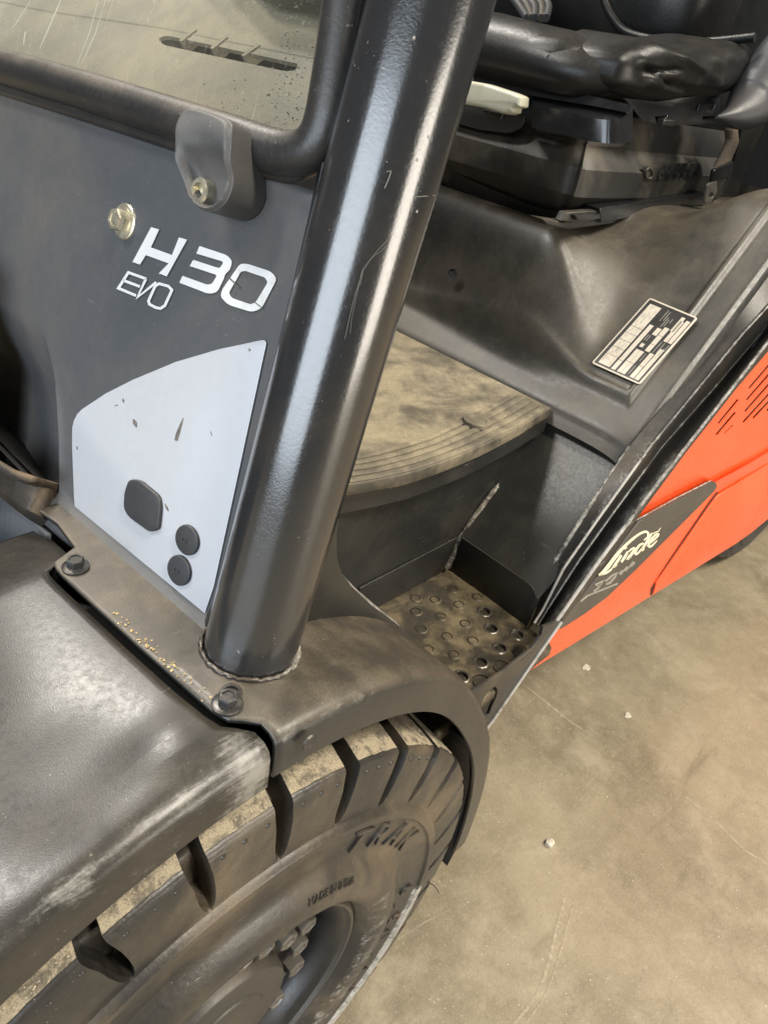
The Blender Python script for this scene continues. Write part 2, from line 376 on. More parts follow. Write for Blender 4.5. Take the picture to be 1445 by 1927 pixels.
def lathe(name, prof, c, ax, mat, parent=None, seg=96, smooth=35, fn=None):
    """profile [(a along axis, r)] turned round axis 'x'/'y'/'z' through c"""
    rows = []
    for i in range(seg):
        t = 2 * math.pi * i / seg; r_ = []
        for a, r in prof:
            if ax == 'y': r_.append(Vector((c[0] + r * math.cos(t), c[1] + a, c[2] + r * math.sin(t))))
            elif ax == 'z': r_.append(Vector((c[0] + r * math.cos(t), c[1] + r * math.sin(t), c[2] + a)))
        rows.append(r_)
    rows.append(rows[0][:])
    o = grid(name, rows, mat, parent, None)
    bm = bmesh.new(); bm.from_mesh(o.data); bmesh.ops.remove_doubles(bm, verts=bm.verts, dist=1e-6); bmesh.ops.recalc_face_normals(bm, faces=bm.faces); bm.to_mesh(o.data); bm.free()
    o.data.polygons.foreach_set('use_smooth', [True] * len(o.data.polygons)); o.data.set_sharp_from_angle(angle=R_(smooth))
    return o
def box(name, lo, hi, mat, parent=None, bev=.004):
    me = bpy.data.meshes.new(name); bm = bmesh.new(); bmesh.ops.create_cube(bm, size=1)
    for v in bm.verts: v.co = Vector([(lo[i] + hi[i]) / 2 + v.co[i] * (hi[i] - lo[i]) for i in range(3)])
    if bev: bmesh.ops.bevel(bm, geom=bm.edges[:], offset=bev, segments=2, affect='EDGES')
    bm.to_mesh(me); bm.free(); return link(name, me, mat, parent)
def attr(o, fn):
    a = o.data.attributes.new('wear', 'FLOAT', 'POINT')
    a.data.foreach_set('value', [fn(v.co) for v in o.data.vertices])
def frame(n, up=(0, 0, 1)):
    z = Vector(n).normalized(); x = Vector(up).cross(z)
    x = x.normalized() if x.length > 1e-4 else Vector((1, 0, 0)); y = z.cross(x)
    return Matrix(((x.x, y.x, z.x), (x.y, y.y, z.y), (x.z, y.z, z.z))).to_4x4()
def hexmesh(name, r, h, fl, flh, dish=.0015, spin=0.0):
    me = bpy.data.meshes.new(name); bm = bmesh.new()
    def ring(rr, z, n): return [bm.verts.new((rr * math.cos(2 * math.pi * k / n + spin), rr * math.sin(2 * math.pi * k / n + spin), z)) for k in range(n)]
    def br(a, b):
        for k in range(len(a)): bm.faces.new((a[k], a[(k + 1) % len(a)], b[(k + 1) % len(a)], b[k]))
    if fl:
        a = ring(fl, 0, 24); b = ring(fl, flh * .6, 24); c = ring(fl * .78, flh, 24); br(a, b); br(b, c); bm.faces.new(c)
    z0 = flh if fl else 0
    a = ring(r, z0 * .8, 6); b = ring(r, z0 + h - .0012, 6); c = ring(r * .9, z0 + h, 6); d = ring(r * .66, z0 + h, 6); e = ring(r * .60, z0 + h - dish, 6)
    br(a, b); br(b, c); br(c, d); br(d, e); bm.faces.new(e)
    bmesh.ops.recalc_face_normals(bm, faces=bm.faces); bm.to_mesh(me); bm.free(); return me
def place(name, me, loc, n, mat, parent, spin=0.0):
    o = link(name, me, mat, parent, 30); o.matrix_world = Matrix.Translation(loc) @ frame(n) @ Matrix.Rotation(spin, 4, 'Z'); return o
def empty(name, loc=(0, 0, 0)):
    o = bpy.data.objects.new(name, None); o.empty_display_size = .1; COL.objects.link(o); o.location = loc; return o
def crumbs(name, pts, smin, smax, mat, parent=None):
    V, F = [], []
    for p in pts:
        s = random.uniform(smin, smax); k = len(V); a = random.uniform(0, 6.28)
        for j in range(3): V.append(Vector(p) + Vector((math.cos(a + j * 2.09) * s * random.uniform(.7, 1.3), math.sin(a + j * 2.09) * s, 0)))
        V.append(Vector(p) + Vector((random.uniform(-.3, .3) * s, random.uniform(-.3, .3) * s, s * .9)))
        F += [(k, k + 1, k + 3), (k + 1, k + 2, k + 3), (k + 2, k, k + 3)]
    return pyd(name, V, F, mat, parent, None, kind='stuff')

# ------------------------------------------------------------------ floor
fl = pyd('floor', [(-9, -9, FZ), (11, -9, FZ), (11, 9, FZ), (-9, 9, FZ)], [(0, 1, 2, 3)], 'floor', None, None); fl['kind'] = 'structure'
GZ = Pl((0, 0, FZ), (1, 0, 0), (0, 1, 0))
strokes('tyre_scuff', GZ, [(catmull([(1062, 1690, 5), (1050, 1740, 8), (1035, 1800, 8), (1012, 1868, 7), (965, 1930, 5)], 6), 7),
                           (catmull([(1080, 1692, 2), (1066, 1745, 3), (1050, 1805, 3), (1026, 1872, 3), (985, 1932, 2)], 6), 3)], .00008, plain('scuffed_concrete', (.335, .280, .195), .7, 0, .30, 160), fl, .0003)
strokes('scratch_line', GZ, [([(985, 1288, 1), (1040, 1332, 3), (1078, 1362, 2), (1115, 1385, 1)], 2), ([(1290, 1500, 2), (1345, 1545, 3), (1400, 1600, 3), (1445, 1628, 2)], 2), ([(748, 1768, 1), (800, 1735, 2), (846, 1712, 1)], 2)], .00008, plain('scratched_concrete', (.33, .28, .20), .7, 0, .25, 120), fl, .0003)
deb = []
for _ in range(300):
    px, py = random.uniform(640, 1445), random.uniform(1050, 1927)
    if px > 900 - (py - 1300) * .35: deb.append(on((px, py), 'z', FZ + 0.0002))
crumbs('floor_grit', deb, .0006, .0019, 'chip')['label'] = 'pale grit and paint flecks scattered over the concrete floor'
def pebble(px, s, label, group=None):
    c = on(px, 'z', FZ)
    me = bpy.data.meshes.new('stone_chip'); bm = bmesh.new(); bmesh.ops.create_icosphere(bm, subdivisions=2, radius=1)
    for v in bm.verts:
        n = v.co.copy(); v.co = Vector((max(-.8, min(.8, n.x)) * s * 1.2, max(-.75, min(.75, n.y)) * s, max(-.7, min(.7, n.z)) * s * .85)) * random.uniform(.93, 1.07)
        v.co += c + Vector((0, 0, s * .58))
    bm.to_mesh(me); bm.free()
    o = link('stone_chip', me, 'chip', None, 25); o['label'] = label; o['category'] = 'stone chip'; return o
pebble((1033, 1589), .0078, 'small whitish stone chip lying on the concrete floor above the curved tyre scuff')

def flake(px, s, label):
    c = on(px, 'z', FZ); n = 9; V = []
    for z in (.0003, .0016):
        for k in range(n):
            a = 6.283 * k / n; r = s * (.55 + .45 * abs(math.sin(a * 1.7 + px[0]))) * (1 if z < .001 else .86); V.append(c + Vector((r * math.cos(a) * 1.5, r * math.sin(a), z)))
    F = [tuple(range(n))[::-1], tuple(range(n, 2 * n))] + [(k, (k + 1) % n, n + (k + 1) % n, n + k) for k in range(n)]
    o = pyd('paint_flake', V, F, 'chip', None, None); o['label'] = label; o['category'] = 'flake'
flake((1103, 1256), .0095, 'pale paint flake lying on the concrete near the orange-red side panel')
flake((1181, 1346), .0075, 'small pale flake on open concrete floor beyond the thin scratch line')

# ------------------------------------------------------------------ the truck
T = empty('forklift')
T['label'] = 'dusty black and orange-red forklift with worn solid tyre and perforated entry step'
T['category'] = 'forklift'

# ---- front wheel
fw = empty('front_wheel', WHC); fw.parent = T
def sub(o): o.parent = fw; o.matrix_parent_inverse = Matrix.Translation(-WHC); return o
prof = [(.024, .141, 0, 0), (.012, .145, 0, 0), (.005, .151, 0, 0), (-.003, .156, 0, 0), (-.0075, .164, 0, 0), (-.009, .176, 0, 0), (-.0065, .188, 0, 0), (.0005, .1975, 0, 0), (.004, .203, 0, 0),
        (.0042, .209, 0, 0), (.0028, .228, 0, 0), (.0014, .2410, 0, 0), (-.0012, .2428, 0, 0), (-.0016, .2500, 0, 0), (.0004, .2525, 0, 0), (.0038, .2540, 0, .2), (.0042, .2560, .05, .3),
        (.0040, .2590, .6, .8), (.0044, .2650, 1, 1.15), (.0054, .275, 1, 1.35), (.0070, .288, 1, 1.4), (.0086, .2995, 1, 1.45), (.0098, .3055, 1, 1.45), (.0112, .3074, 1, 1.45), (.0136, .3084, 1, 1.45), (.030, .3100, 1, 1.45), (.050, .3110, 1, 1.4), (.072, .3118, .95, 1.3), (.088, .3122, .8, 1.0), (.093, .3122, 0, .8),
        (.115, .3125, 0, 0), (.17, .311, 0, 0), (.19, .308, 0, 0), (.205, .29, 0, 0), (.22, .25, 0, 0), (.22, .20, 0, 0), (.205, .150, 0, 0), (.20, .137, 0, 0)]
NG = 29; PER = 360.0 / NG; rows = []
NB = 8; G0 = 96.2
def gshift(y, r):
    return (.4 * sm(.285, .306, r) - 2.4 * max(0, min(1, (y - .0128) / .06))) if y < .12 else 0
for k in range(NG):
    c0 = G0 + PER * k
    cols = [[] for _ in range(NB + 2)]
    for (y, r, g, hw) in prof:
        c = c0 + gshift(y, r); hw = max(hw, .22)
        dr = Vector((.105 - y, .215 - r)); dr = dr.normalized() * (.024 * g) if g else Vector((0, 0))
        def P(th, inn):
            yy, rr = (y + dr.x, r + dr.y) if inn else (y, r)
            if not inn and y < .1 and r > .26: rr += .0006 * math.sin(th * 7.3 + y * 300)
            return Vector((WHC.x + rr * math.cos(R_(th)), yy, WHC.z + rr * math.sin(R_(th))))
        cols[0].append(P(c - hw * .80, g > 0)); cols[1].append(P(c + hw * .80, g > 0))
        for j in range(NB):
            cols[2 + j].append(P(c + hw + (PER - 2 * hw) * j / (NB - 1), False))
    rows += cols
rows.append(rows[0][:])
ty = grid('tyre', rows, 'tyre', None, 38)
me = ty.data; me.materials.append(M['tread'])
bm = bmesh.new(); bm.from_mesh(me); bmesh.ops.remove_doubles(bm, verts=bm.verts, dist=1e-6); bmesh.ops.recalc_face_normals(bm, faces=bm.faces)
for f in bm.faces:
    c = f.calc_center_median(); r = math.hypot(c.x - WHC.x, c.z - WHC.z); f.smooth = True
    if r > .3076 and c.y > .0135: f.material_index = 1
bm.to_mesh(me); bm.free(); me.set_sharp_from_angle(angle=R_(32))
def tw(c):
    r = math.hypot(c.x - WHC.x, c.z - WHC.z); th = math.degrees(math.atan2(c.z - WHC.z, c.x - WHC.x)); w = 0
    if c.y < .02:
        if .2405 < r < .2535: w = max(w, 1.0 * sm(2, -8, th) * (1 if -75 < th else 0))
        if .152 < r < .185: w = max(w, .72 * sm(46, 18, th) * (1 if -60 < th else 0))
        if .185 <= r < .206: w = max(w, .30 * (1 if -60 < th < 30 else 0))
        w = max(w, .10)
    return w
attr(ty, tw); sub(ty)
def arc(r0, th0, y0, slope=0.0):
    def fn(x, yy, z):
        th = R_(th0) - x / r0; r = r0 + yy
        return Vector((WHC.x + r * math.cos(th), y0 + slope * yy - z, WHC.z + r * math.sin(th)))
    return fn
LTR = grime('tyre_letter_rubber', (.028, .027, .026), dust=(.20, .135, .075), amt=.35, up=.1, rough=.36, peel=.3, speck=.1, cloud=20)
def letters(chars, r0, th, dth, size, y0, slope):
    for i, ch in enumerate(chars):
        if ch != ' ': sub(text('raised_letter', ch, size, arc(r0, th - dth * i, y0, slope), LTR, None, .0011))
letters('TRAK', .2115, 60, 9.4, .037, .0040, -.095)
letters('6.50-10', .2140, -2, 6.6, .026, .0039, -.095)
sub(text('origin_lettering', 'MADE IN INDIA', .0082, arc(.1850, 64, -.0078, .45), 'plateblack', None, .0006))
nub = bpy.data.meshes.new('vent_nub'); bm = bmesh.new(); bmesh.ops.create_cone(bm, segments=10, radius1=.0022, radius2=.0015, depth=.0014, cap_ends=True); bm.to_mesh(nub); bm.free()
for k in range(24):
    th = G0 + PER * (k // 3 - 4) + 2.9 + (k % 3) * 3.2 + random.uniform(-.4, .4); a = R_(th); r = .2985
    o = link('vent_nub', nub, 'tyre', None, 30); n = Vector((math.cos(a) * .15, -.99, math.sin(a) * .15))
    o.matrix_world = Matrix.Translation((WHC.x + r * math.cos(a), .0084, WHC.z + r * math.sin(a))) @ frame(n); sub(o)
sub(lathe('rim', [(.034, .001), (.034, .055), (.036, .100), (.044, .106), (.070, .108), (.085, .112), (.070, .116), (.045, .124), (.030, .130), (.020, .139), (.013, .145), (.009, .1425), (.011, .138), (.018, .133), (.026, .1295), (.035, .1265), (.09, .125), (.20, .136), (.20, .001)], WHC, 'y', 'rim', None, 128))
sub(lathe('rim_flange', [(.010, .1485), (.0055, .145), (.006, .142), (.011, .1395), (.017, .1405), (.017, .147)], WHC, 'y', 'hub', None, 128))
sub(lathe('hub_cap', [(.038, .0715), (.020, .071), (.0155, .0685), (.014, .065), (.0135, .043), (.0120, .0415), (.0115, .001)], WHC, 'y', 'hub', None, 96))
nm = hexmesh('wheel_nut', .0100, .0125, 0, 0)
def nutat(r, th, y=.0305):
    o = link('wheel_nut', nm, 'nut', None, 25)
    o.matrix_world = Matrix.Translation((WHC.x + r * math.cos(R_(th)), y, WHC.z + r * math.sin(R_(th)))) @ frame((0, -1, 0)) @ Matrix.Rotation(random.uniform(0, 1), 4, 'Z'); sub(o)
for th in (61, 39, 14, -12, -40, 76, 90, 105, 121, 137, 153, 169, -66, -90, -114, -138, -162): nutat(.091, th)
nutat(.1095, 55, .030); nutat(.1085, 31, .030)
for th in (50, 27, 5): sub(place('wheel_nut', hexmesh('wheel_nut', .0075, .006, 0, 0), Vector((WHC.x + .099 * math.cos(R_(th)), .038, WHC.z + .099 * math.sin(R_(th)))), (0, -1, 0), 'hub', None))
sub(strokes('rubber_whisker', Pl((0, .006, 0), (1, 0, 0), (0, 0, 1)), [(catmull([(798, 1655), (806, 1657), (813, 1664), (818, 1673)], 4), 2.2)], .001, 'tyre'))

fw.rotation_euler.z = -.02

# ---- mudguards: sheets swept round the front axle
RF = .392
RT = [(-20, .392), (-9, .384), (3, .371), (21, .367), (37, .366), (45, .373), (60, .389), (75, .392), (180, .392)]
def Rlin(th):
    for (a, ra_), (b, rb_) in zip(RT, RT[1:]):
        if th <= b: return ra_ + (rb_ - ra_) * max(0, (th - a) / (b - a))
    return RF
def Rth(th): return sum(Rlin(th + d) for d in (-10, -6, -3, 0, 3, 6, 10)) / 7
gpx = [(70, 962), (103, 985), (120, 1008), (137, 1031), (97, 1060), (100, 1070), (112, 1084), (250, 1212), (393, 1338), (424, 1356), (482, 1359), (497, 1369)]
gth = []
for p in gpx:
    P = atR(p, RF); gth.append((P.y, math.degrees(math.atan2(P.z - HUB.z, P.x))))
def thG(y):
    if y >= gth[0][0]: return gth[0][1]
    for (ya, ta), (yb, tb) in zip(gth, gth[1:]):
        if yb <= y <= ya: return ta + (tb - ta) * ((ya - y) / max(ya - yb, 1e-6))
    return gth[-1][1]
lipx = [(.0, .026), (-.0018, .018), (-.0050, .0125), (-.0100, .0105), (-.0220, .0098), (-.0345, .0092), (-.0355, .0115), (-.0340, .0145)]  # (dr, y): rounded ridge, then the hanging lip
def sheet(name, mat, ysamp, t0, t1, nth, dr=0.0, bulge=None, lipd=0.0):
    rows = []
    for i in range(nth):
        k = i / (nth - 1); row = []
        for y in ysamp:
            th = t0(y) * (1 - k) + t1(y) * k; r = Rth(th) + dr
            if bulge: r += bulge(th, y)
            row.append(Vector((r * math.cos(R_(th)), y, HUB.z + r * math.sin(R_(th)))))
        for d, y in lipx:
            th = t0(y) * (1 - k) + t1(y) * k; r = Rth(th) + dr + d
            row.append(Vector((r * math.cos(R_(th)), y + lipd * (1 if d > -.04 else 1), HUB.z + r * math.sin(R_(th)))))
        rows.append(row)
    return grid(name, rows, mat, T, 50)
ys = sorted(set([.30 - .01 * i for i in range(27)] + [y for y, _ in gth] + [y - .001 for y, _ in gth] + [.034]), reverse=True)
ys = [y for y in ys if .03 < y <= .34]
def yrear(th): return .3
rear = sheet('rear_mudguard', 'fender', ys, lambda y: thG(y) - .30, lambda y: -12.0 if y < .096 else (62 if y < .2 else 70), 80)
attr(rear, lambda c: max(.52 if c.y < .0108 else 0, .75 * (1 - abs(math.hypot(c.x, c.z - HUB.z) - (Rth(math.degrees(math.atan2(c.z - HUB.z, c.x))) - .006)) / .012) if c.y < .03 else 0, .5 * sm(25, -5, math.degrees(math.atan2(c.z - HUB.z, c.x))) if c.y < .03 else 0))
solid(rear, .0035, -1)
def fb(th, y):      # the dented front piece
    b = .0030 * math.exp(-((th - 112) / 9) ** 2 - ((y - .12) / .05) ** 2) - .0035 * math.exp(-((th - 101) / 7) ** 2 - ((y - .075) / .03) ** 2) + .004 * math.exp(-((th - 94) / 4) ** 2 - ((y - .05) / .02) ** 2)
    b += .0034 * math.exp(-((th - 120) / 10) ** 2 - ((y - .06) / .03) ** 2)
    return b - .016 * sm(.22, .31, y)
front = sheet('front_mudguard', 'fender2', [y for y in ys], lambda y: thG(y) + .42, lambda y: 152.0, 70, -.0045, fb, -.001)
def fwear(c):
    th = math.degrees(math.atan2(c.z - HUB.z, c.x)); r = math.hypot(c.x, c.z - HUB.z)
    e = max(0, 1 - abs(c.y - .013) / .018) * (1.05 if c.y > .0135 else .8)
    cor = 1.0 * math.exp(-((th - 90) / 6) ** 2 - (max(0, c.y - .01) / .035) ** 2)
    seam = .5 * max(0, 1 - abs(th - thG(c.y) - 3) / 4) if .03 < c.y < .2 else 0
    return min(1, max(e, cor, seam))
attr(front, fwear); solid(front, .0035, -1)
bl = hexmesh('flange_bolt', .0063, .0062, .0096, .0024, .001, .4)
def cyl(th, y, r=RF): return Vector((r * math.cos(R_(th)), y, HUB.z + r * math.sin(R_(th))))
for p in ((143, 1064), (428, 1322)):
    P = atR(p, RF + .002); n = Vector((P.x, 0, P.z - HUB.z)).normalized(); place('flange_bolt', bl, P - n * .002, n, 'bolt', T)
P = atR((435, 1303), RF + .001); place('bolt_hole', (lambda: lathe('bolt_hole_ring', [(0, .0065), (.0012, .0068), (.0012, .0045), (-.0006, .0042), (-.0006, .0005)], (0, 0, 0), 'z', 'bolt', None, 24).data)(), P, Vector((P.x, 0, P.z - HUB.z)), 'bolt', T)
bpy.data.objects.remove(bpy.data.objects['bolt_hole_ring'])
P = atR((582, 1396), RF - .02); place('rivet_dimple', lathe('dimple', [(0, .006), (.0012, .0052), (.0004, .003), (.0004, .0003)], (0, 0, 0), 'z', 'fender', None, 20).data, on((582, 1396), 'y', .0045), (0, -1, 0), 'fender', T); bpy.data.objects.remove(bpy.data.objects['dimple'])
# wheel-house lining behind the lip
ln = grid('wheel_house_liner', [[cyl(th, y, .36 if y < .25 else .3) for y in (.012, .03, .1, .2, .3)] for th in range(165, -24, -7)], 'dark', T); solid(ln, .003)
ln2 = grid('wheel_house_wall', [[cyl(th, .27, r) for r in (.37, .25, .12, .02)] for th in range(200, -40, -8)], 'dark', T)
mf = loft('mud_flap', [[cyl(th, .016, .338) for th in (30, 12, 0, -8, -14)], [cyl(th, .05, .336) for th in (30, 12, 0, -6, -11)], [cyl(th, .1, .334) for th in (30, 12, 0, -5, -9)]], 'dark', T, 12); solid(mf, .003)

# ---- front cowl
tl = R_(14); A = Vector((.029, .279, .70))
CW = Pl(A, (.08, -.997, 0), (math.sin(tl), 0, math.cos(tl)))
crease = [CW.uv(p) for p in ((78, 600), (92, 660), (103, 705), (110, 760), (114, 820), (115, 890), (114, 945))]
def uc(w):
    c = sorted(crease, key=lambda q: q[1])
    if w <= c[0][1]: return c[0][0]
    for (ua, wa), (ub, wb) in zip(c, c[1:]):
        if wa <= w <= wb: return ua + (ub - ua) * (w - wa) / (wb - wa)
    return c[-1][0]
wtop = CW.uv((340, 285))[1] + .004
w0 = crease[0][1]
def cowl_d(u, w):
    d = 0.0
    q = uc(w) - u; k = sm(w0 - .005, w0 - .075, w)
    if q > 0:
        d -= (.012 * sm(0, .006, q) + .026 * sm(0, .16, q)) * k
        d -= .016 * sm(.14, .40, q) * (1 - k)
    else: d += .0016 * math.exp(-(q / .004) ** 2) * k
    if u > uc(0) - .02: d += .016 * (1 - sm(0, .016, w + .003)) ** 1.5
    d -= .018 * sm(.262, .30, w) * sm(.05, .19, u) * 0
    d += .0025 * math.exp(-((w - wtop + .004) / .006) ** 2)
    return d
us = [-.50 + .02 * i for i in range(22)]
rows = []
for i in range(80):
    w = -.012 + (wtop + .012) * i / 79; c = uc(w)
    uu = [c - .42, c - .34, c - .27, c - .21, c - .16, c - .12, c - .09, c - .065, c - .045, c - .03, c - .02, c - .013, c - .008, c - .005, c - .003, c - .0015, c - .0005, c + .0005, c + .002, c + .005, c + .01, c + .02]
    e = .2; uu += [c + .02 + (e - c - .02) * j / 9 for j in range(1, 10)]
    rows.append([CW.w(u, w, cowl_d(u, w)) for u in uu])
cowl = grid('front_cowl', rows, 'cowl', T, 60); solid(cowl, .003, -1)
st = [(1098, 90), (1112, 90), (1120, 100), (1117, 118), (1000, 660), (900, 1120), (852, 1262), (842, 1266), (825, 1256), (330, 845), (322, 825), (316, 740), (308, 520), (309, 455), (316, 425), (330, 398), (350, 378), (450, 312), (560, 256), (740, 181), (920, 128)]
k4 = .44983
stp = flat('silver_sticker', CW, [[(x * k4, 600 + y * k4) for x, y in st]], .0006, 'sticker', cowl, .0002, base=.0006)
PLG = CW.off(.0016)
def ell(cx, cy, a, b, rot, n=28): return [(cx + a * math.cos(t) * math.cos(rot) - b * math.sin(t) * math.sin(rot), cy + a * math.cos(t) * math.sin(rot) + b * math.sin(t) * math.cos(rot)) for t in [2 * math.pi * i / n for i in range(n)]]
sq = roundpoly([(247, 901), (268, 904), (304, 934), (307, 955), (303, 997), (286, 1001), (246, 972), (237, 955), (239, 925)], 9)
flat('square_plug', PLG, [sq], .0035, 'plug', cowl, .0012, base=-.001)
for c in ((355, 1016), (340, 1073)):
    p = flat('round_plug', PLG, [ell(*c, 20.5, 29.5, -.26)], .0032, 'plug', cowl, .001, base=-.001)
    flat('plug_dimple', PLG, [ell(c[0] - 3, c[1] - 1, 5, 7, -.26, 16), ell(c[0] - 3, c[1] - 1, 2.6, 3.8, -.26, 16)], .0006, 'plug', cowl, .0, base=.0022)
for mk in [([(345, 786, 1), (340, 800, 5), (334, 818, 7), (331, 829, 6)], 5), ([(251, 789, 2), (254, 796, 8), (257, 804, 2)], 4), ([(231, 750, 1), (232, 754, 4), (233, 758, 1)], 3), ([(216, 763), (222, 762)], 1.5), ([(310, 948, 1), (314, 956, 4), (317, 962, 1)], 2), ([(234, 930, 1), (238, 938, 4)], 3), ([(396, 812), (399, 820)], 1.2), ([(145, 840), (145, 846)], 2), ([(468, 655, 1), (470, 660, 4)], 2)]:
    strokes('scrape_mark', PLG, [mk], .0001, 'scratch', cowl, base=-.0003)
# lettering
LT = CW.off(.0018)
def Z(l): return [(x * k4, y * k4, *( (w[0] * k4,) if w else ())) for x, y, *w in l]
flat('model_letter', LT, [[(x * k4, y * k4) for x, y in [(629, 949), (662, 959), (628, 1034), (716, 1066), (745, 992), (779, 1002), (694, 1155), (661, 1143), (702, 1101), (607, 1066), (582, 1106), (551, 1095)]]], .0004, 'letter', cowl, base=-.0012)
flat('model_letter', LT, [[(x * k4, y * k4) for x, y in roundpoly([(831, 1028, 3), (945, 1066, 30), (968, 1090, 20), (958, 1128, 14), (938, 1146, 8), (932, 1166, 14), (905, 1222, 20), (870, 1229, 24), (747, 1182, 3), (760, 1153, 3), (865, 1191, 16), (884, 1186, 10), (905, 1150, 10), (790, 1112, 3), (805, 1086, 3), (915, 1122, 10), (930, 1100, 10), (926, 1092, 6), (818, 1060, 3)], 6, 4)]], .0004, 'letter', cowl, base=-.0012)
O1 = roundpoly([(1000, 1103, 26), (1030, 1102, 20), (1130, 1135, 40), (1155, 1165, 24), (1090, 1290, 34), (1050, 1305, 30), (950, 1274, 34), (919, 1240, 26), (925, 1212, 20)], 10, 5)
O2 = roundpoly([(1004, 1135, 12), (1022, 1132, 10), (1105, 1160, 18), (1117, 1180, 12), (1066, 1264, 14), (1045, 1273, 14), (966, 1246, 16), (952, 1226, 12), (990, 1160, 8)], 6, 4)
flat('model_letter', LT, [[(x * k4, y * k4) for x, y in O1], [(x * k4, y * k4) for x, y in O2]], .0004, 'letter', cowl, base=-.0012)
strokes('letter_slit', LT, [(Z([(955, 1160), (1000, 1205)]), 2.4), (Z([(1060, 1262), (1098, 1290)]), 1.6)], .0002, 'cowl', cowl, base=-.0008)
strokes('model_letter', LT, [(Z([(608, 1166), (534, 1139), (492, 1205), (566, 1236)]), 5), (Z([(512, 1172), (582, 1198)]), 5)], .0004, 'letter', cowl, base=-.0012)
strokes('model_letter', LT, [(Z([(607, 1166), (572, 1243), (650, 1180)]), 5)], .0004, 'letter', cowl, base=-.0012)
strokes('model_letter', LT, [(Z([(662, 1186), (700, 1196), (716, 1212), (710, 1226), (686, 1278), (668, 1290), (648, 1286), (622, 1272), (618, 1258), (646, 1196)]), 5)], .0004, 'letter', cowl, base=-.0012, closed=(0,))
# hex bolt with washer
wb = CW.pt((236, 417))
wn = CW.n
place('washer', lathe('tmp', [(0, .0122), (.0010, .0120), (.0015, .0112), (.0015, .004), (0, .004)], (0, 0, 0), 'z', 'zinc', None, 40).data, wb, wn, 'zinc', cowl); bpy.data.objects.remove(bpy.data.objects['tmp'])
place('hex_bolt', hexmesh('hex_bolt', .0078, .0068, .0088, .0008, .0006, .3), wb + wn * .0015, wn, 'zinc', cowl)
# left ledge and plates below the recess
led = loft('frame_ledge', [[on(p, 'z', .735) for p in ((-60, 845), (0, 866), (30, 884), (70, 897))] + [CW.off(-.016).pt((126, 914))], [on(p, 'z', .722) for p in ((-60, 850), (0, 878), (30, 896), (70, 910))] + [CW.off(-.014).pt((126, 932))], [on(p, 'z', .704) for p in ((-60, 860), (0, 912), (40, 940), (75, 968))] + [CW.off(-.006).pt((124, 992))], [on(p, 'z', .69) for p in ((-60, 880), (0, 925), (38, 955), (75, 982), (112, 1004))]], 'brownledge', T, 40); solid(led, .004, -1)
pl2 = loft('frame_plate', [[on(p, 'z', .69) for p in ((-60, 880), (0, 926), (36, 954), (74, 982), (100, 1004))], [on(p, 'z', .60) for p in ((-90, 1000), (-20, 1060), (30, 1085), (80, 1110), (110, 1130))]], 'sooty', T, 20); solid(pl2, .004, -1)
box('mast_shade_block', (-.35, .42, .30), (.02, .60, .86), 'dark', T)  # dark block added in the mast area to give shadow
box('front_cross_member', (.03, .30, .30), (.06, 1.1, .69), 'dark', T)

# ---- windscreen
WS = CW.off(.005)
fpx = [(-120, 88), (-30, 116), (80, 148), (200, 184), (330, 226), (430, 258), (505, 284), (545, 292), (578, 286), (600, 264), (613, 232), (622, 190), (634, 120), (646, 40), (656, -30), (668, -110)]
ws = empty('windscreen', A); ws.parent = T
def wsub(o): o.parent = ws; o.matrix_parent_inverse = Matrix.Translation(-A); return o
wsub(tube('screen_frame', catmull([WS.pt(p) for p in fpx], 5), [(.0128, .0115)] * (5 * 15 + 1), 'rubber', None, 18, flat=tuple(WS.n)))
lipl = [(-120, 130), (-30, 158), (80, 192), (200, 230), (330, 272), (430, 303), (500, 322), (545, 330), (580, 318), (603, 290)]
wsub(tube('frame_lip', catmull([CW.off(.004).pt(p) for p in lipl], 5), .0042, 'rubber', None, 10))
gpx2 = [(-130, 80), (330, 218), (520, 276), (570, 270), (600, 240), (612, 190), (650, -100), (-130, -160)]
gl = pyd('glass_pane', [WS.off(-.002).pt(p) for p in gpx2], [tuple(range(8))], 'glass', None, None); solid(gl, .004); wsub(gl)
sp_ = []
for _ in range(170):
    x_, y_ = random.gauss(548, 20), random.uniform(60, 235)
    if random.random() < .3: x_, y_ = random.uniform(380, 600), random.uniform(150, 235)
    sp_.append(WS.off(.0026).pt((x_, y_)))
wsub(crumbs('dirt_specks', sp_, .0003, .0009, 'dark'))
DRY = plain('dried_streak', (.36, .34, .28), .6)
for pts_, w_ in (([(118, -5), (90, 60), (76, 92)], 2.6), ([(186, 0), (170, 60), (146, 122)], 1.6), ([(200, 0), (180, 65), (154, 122)], 1.8), ([(214, 0), (196, 60)], 1.3), ([(60, 0), (35, 40), (20, 60)], 1.8), ([(49, 60), (45, 84)], 4), ([(300, 0), (285, 25)], 1.8), ([(262, 110), (240, 150)], 1.2)):
    wsub(strokes('water_streak', WS.off(.003), [([(*pts_[0], w_ * .5)] + [(*q, w_) for q in pts_[1:-1]] + [(*pts_[-1], w_ * .4)], w_)], .0002, DRY, None))
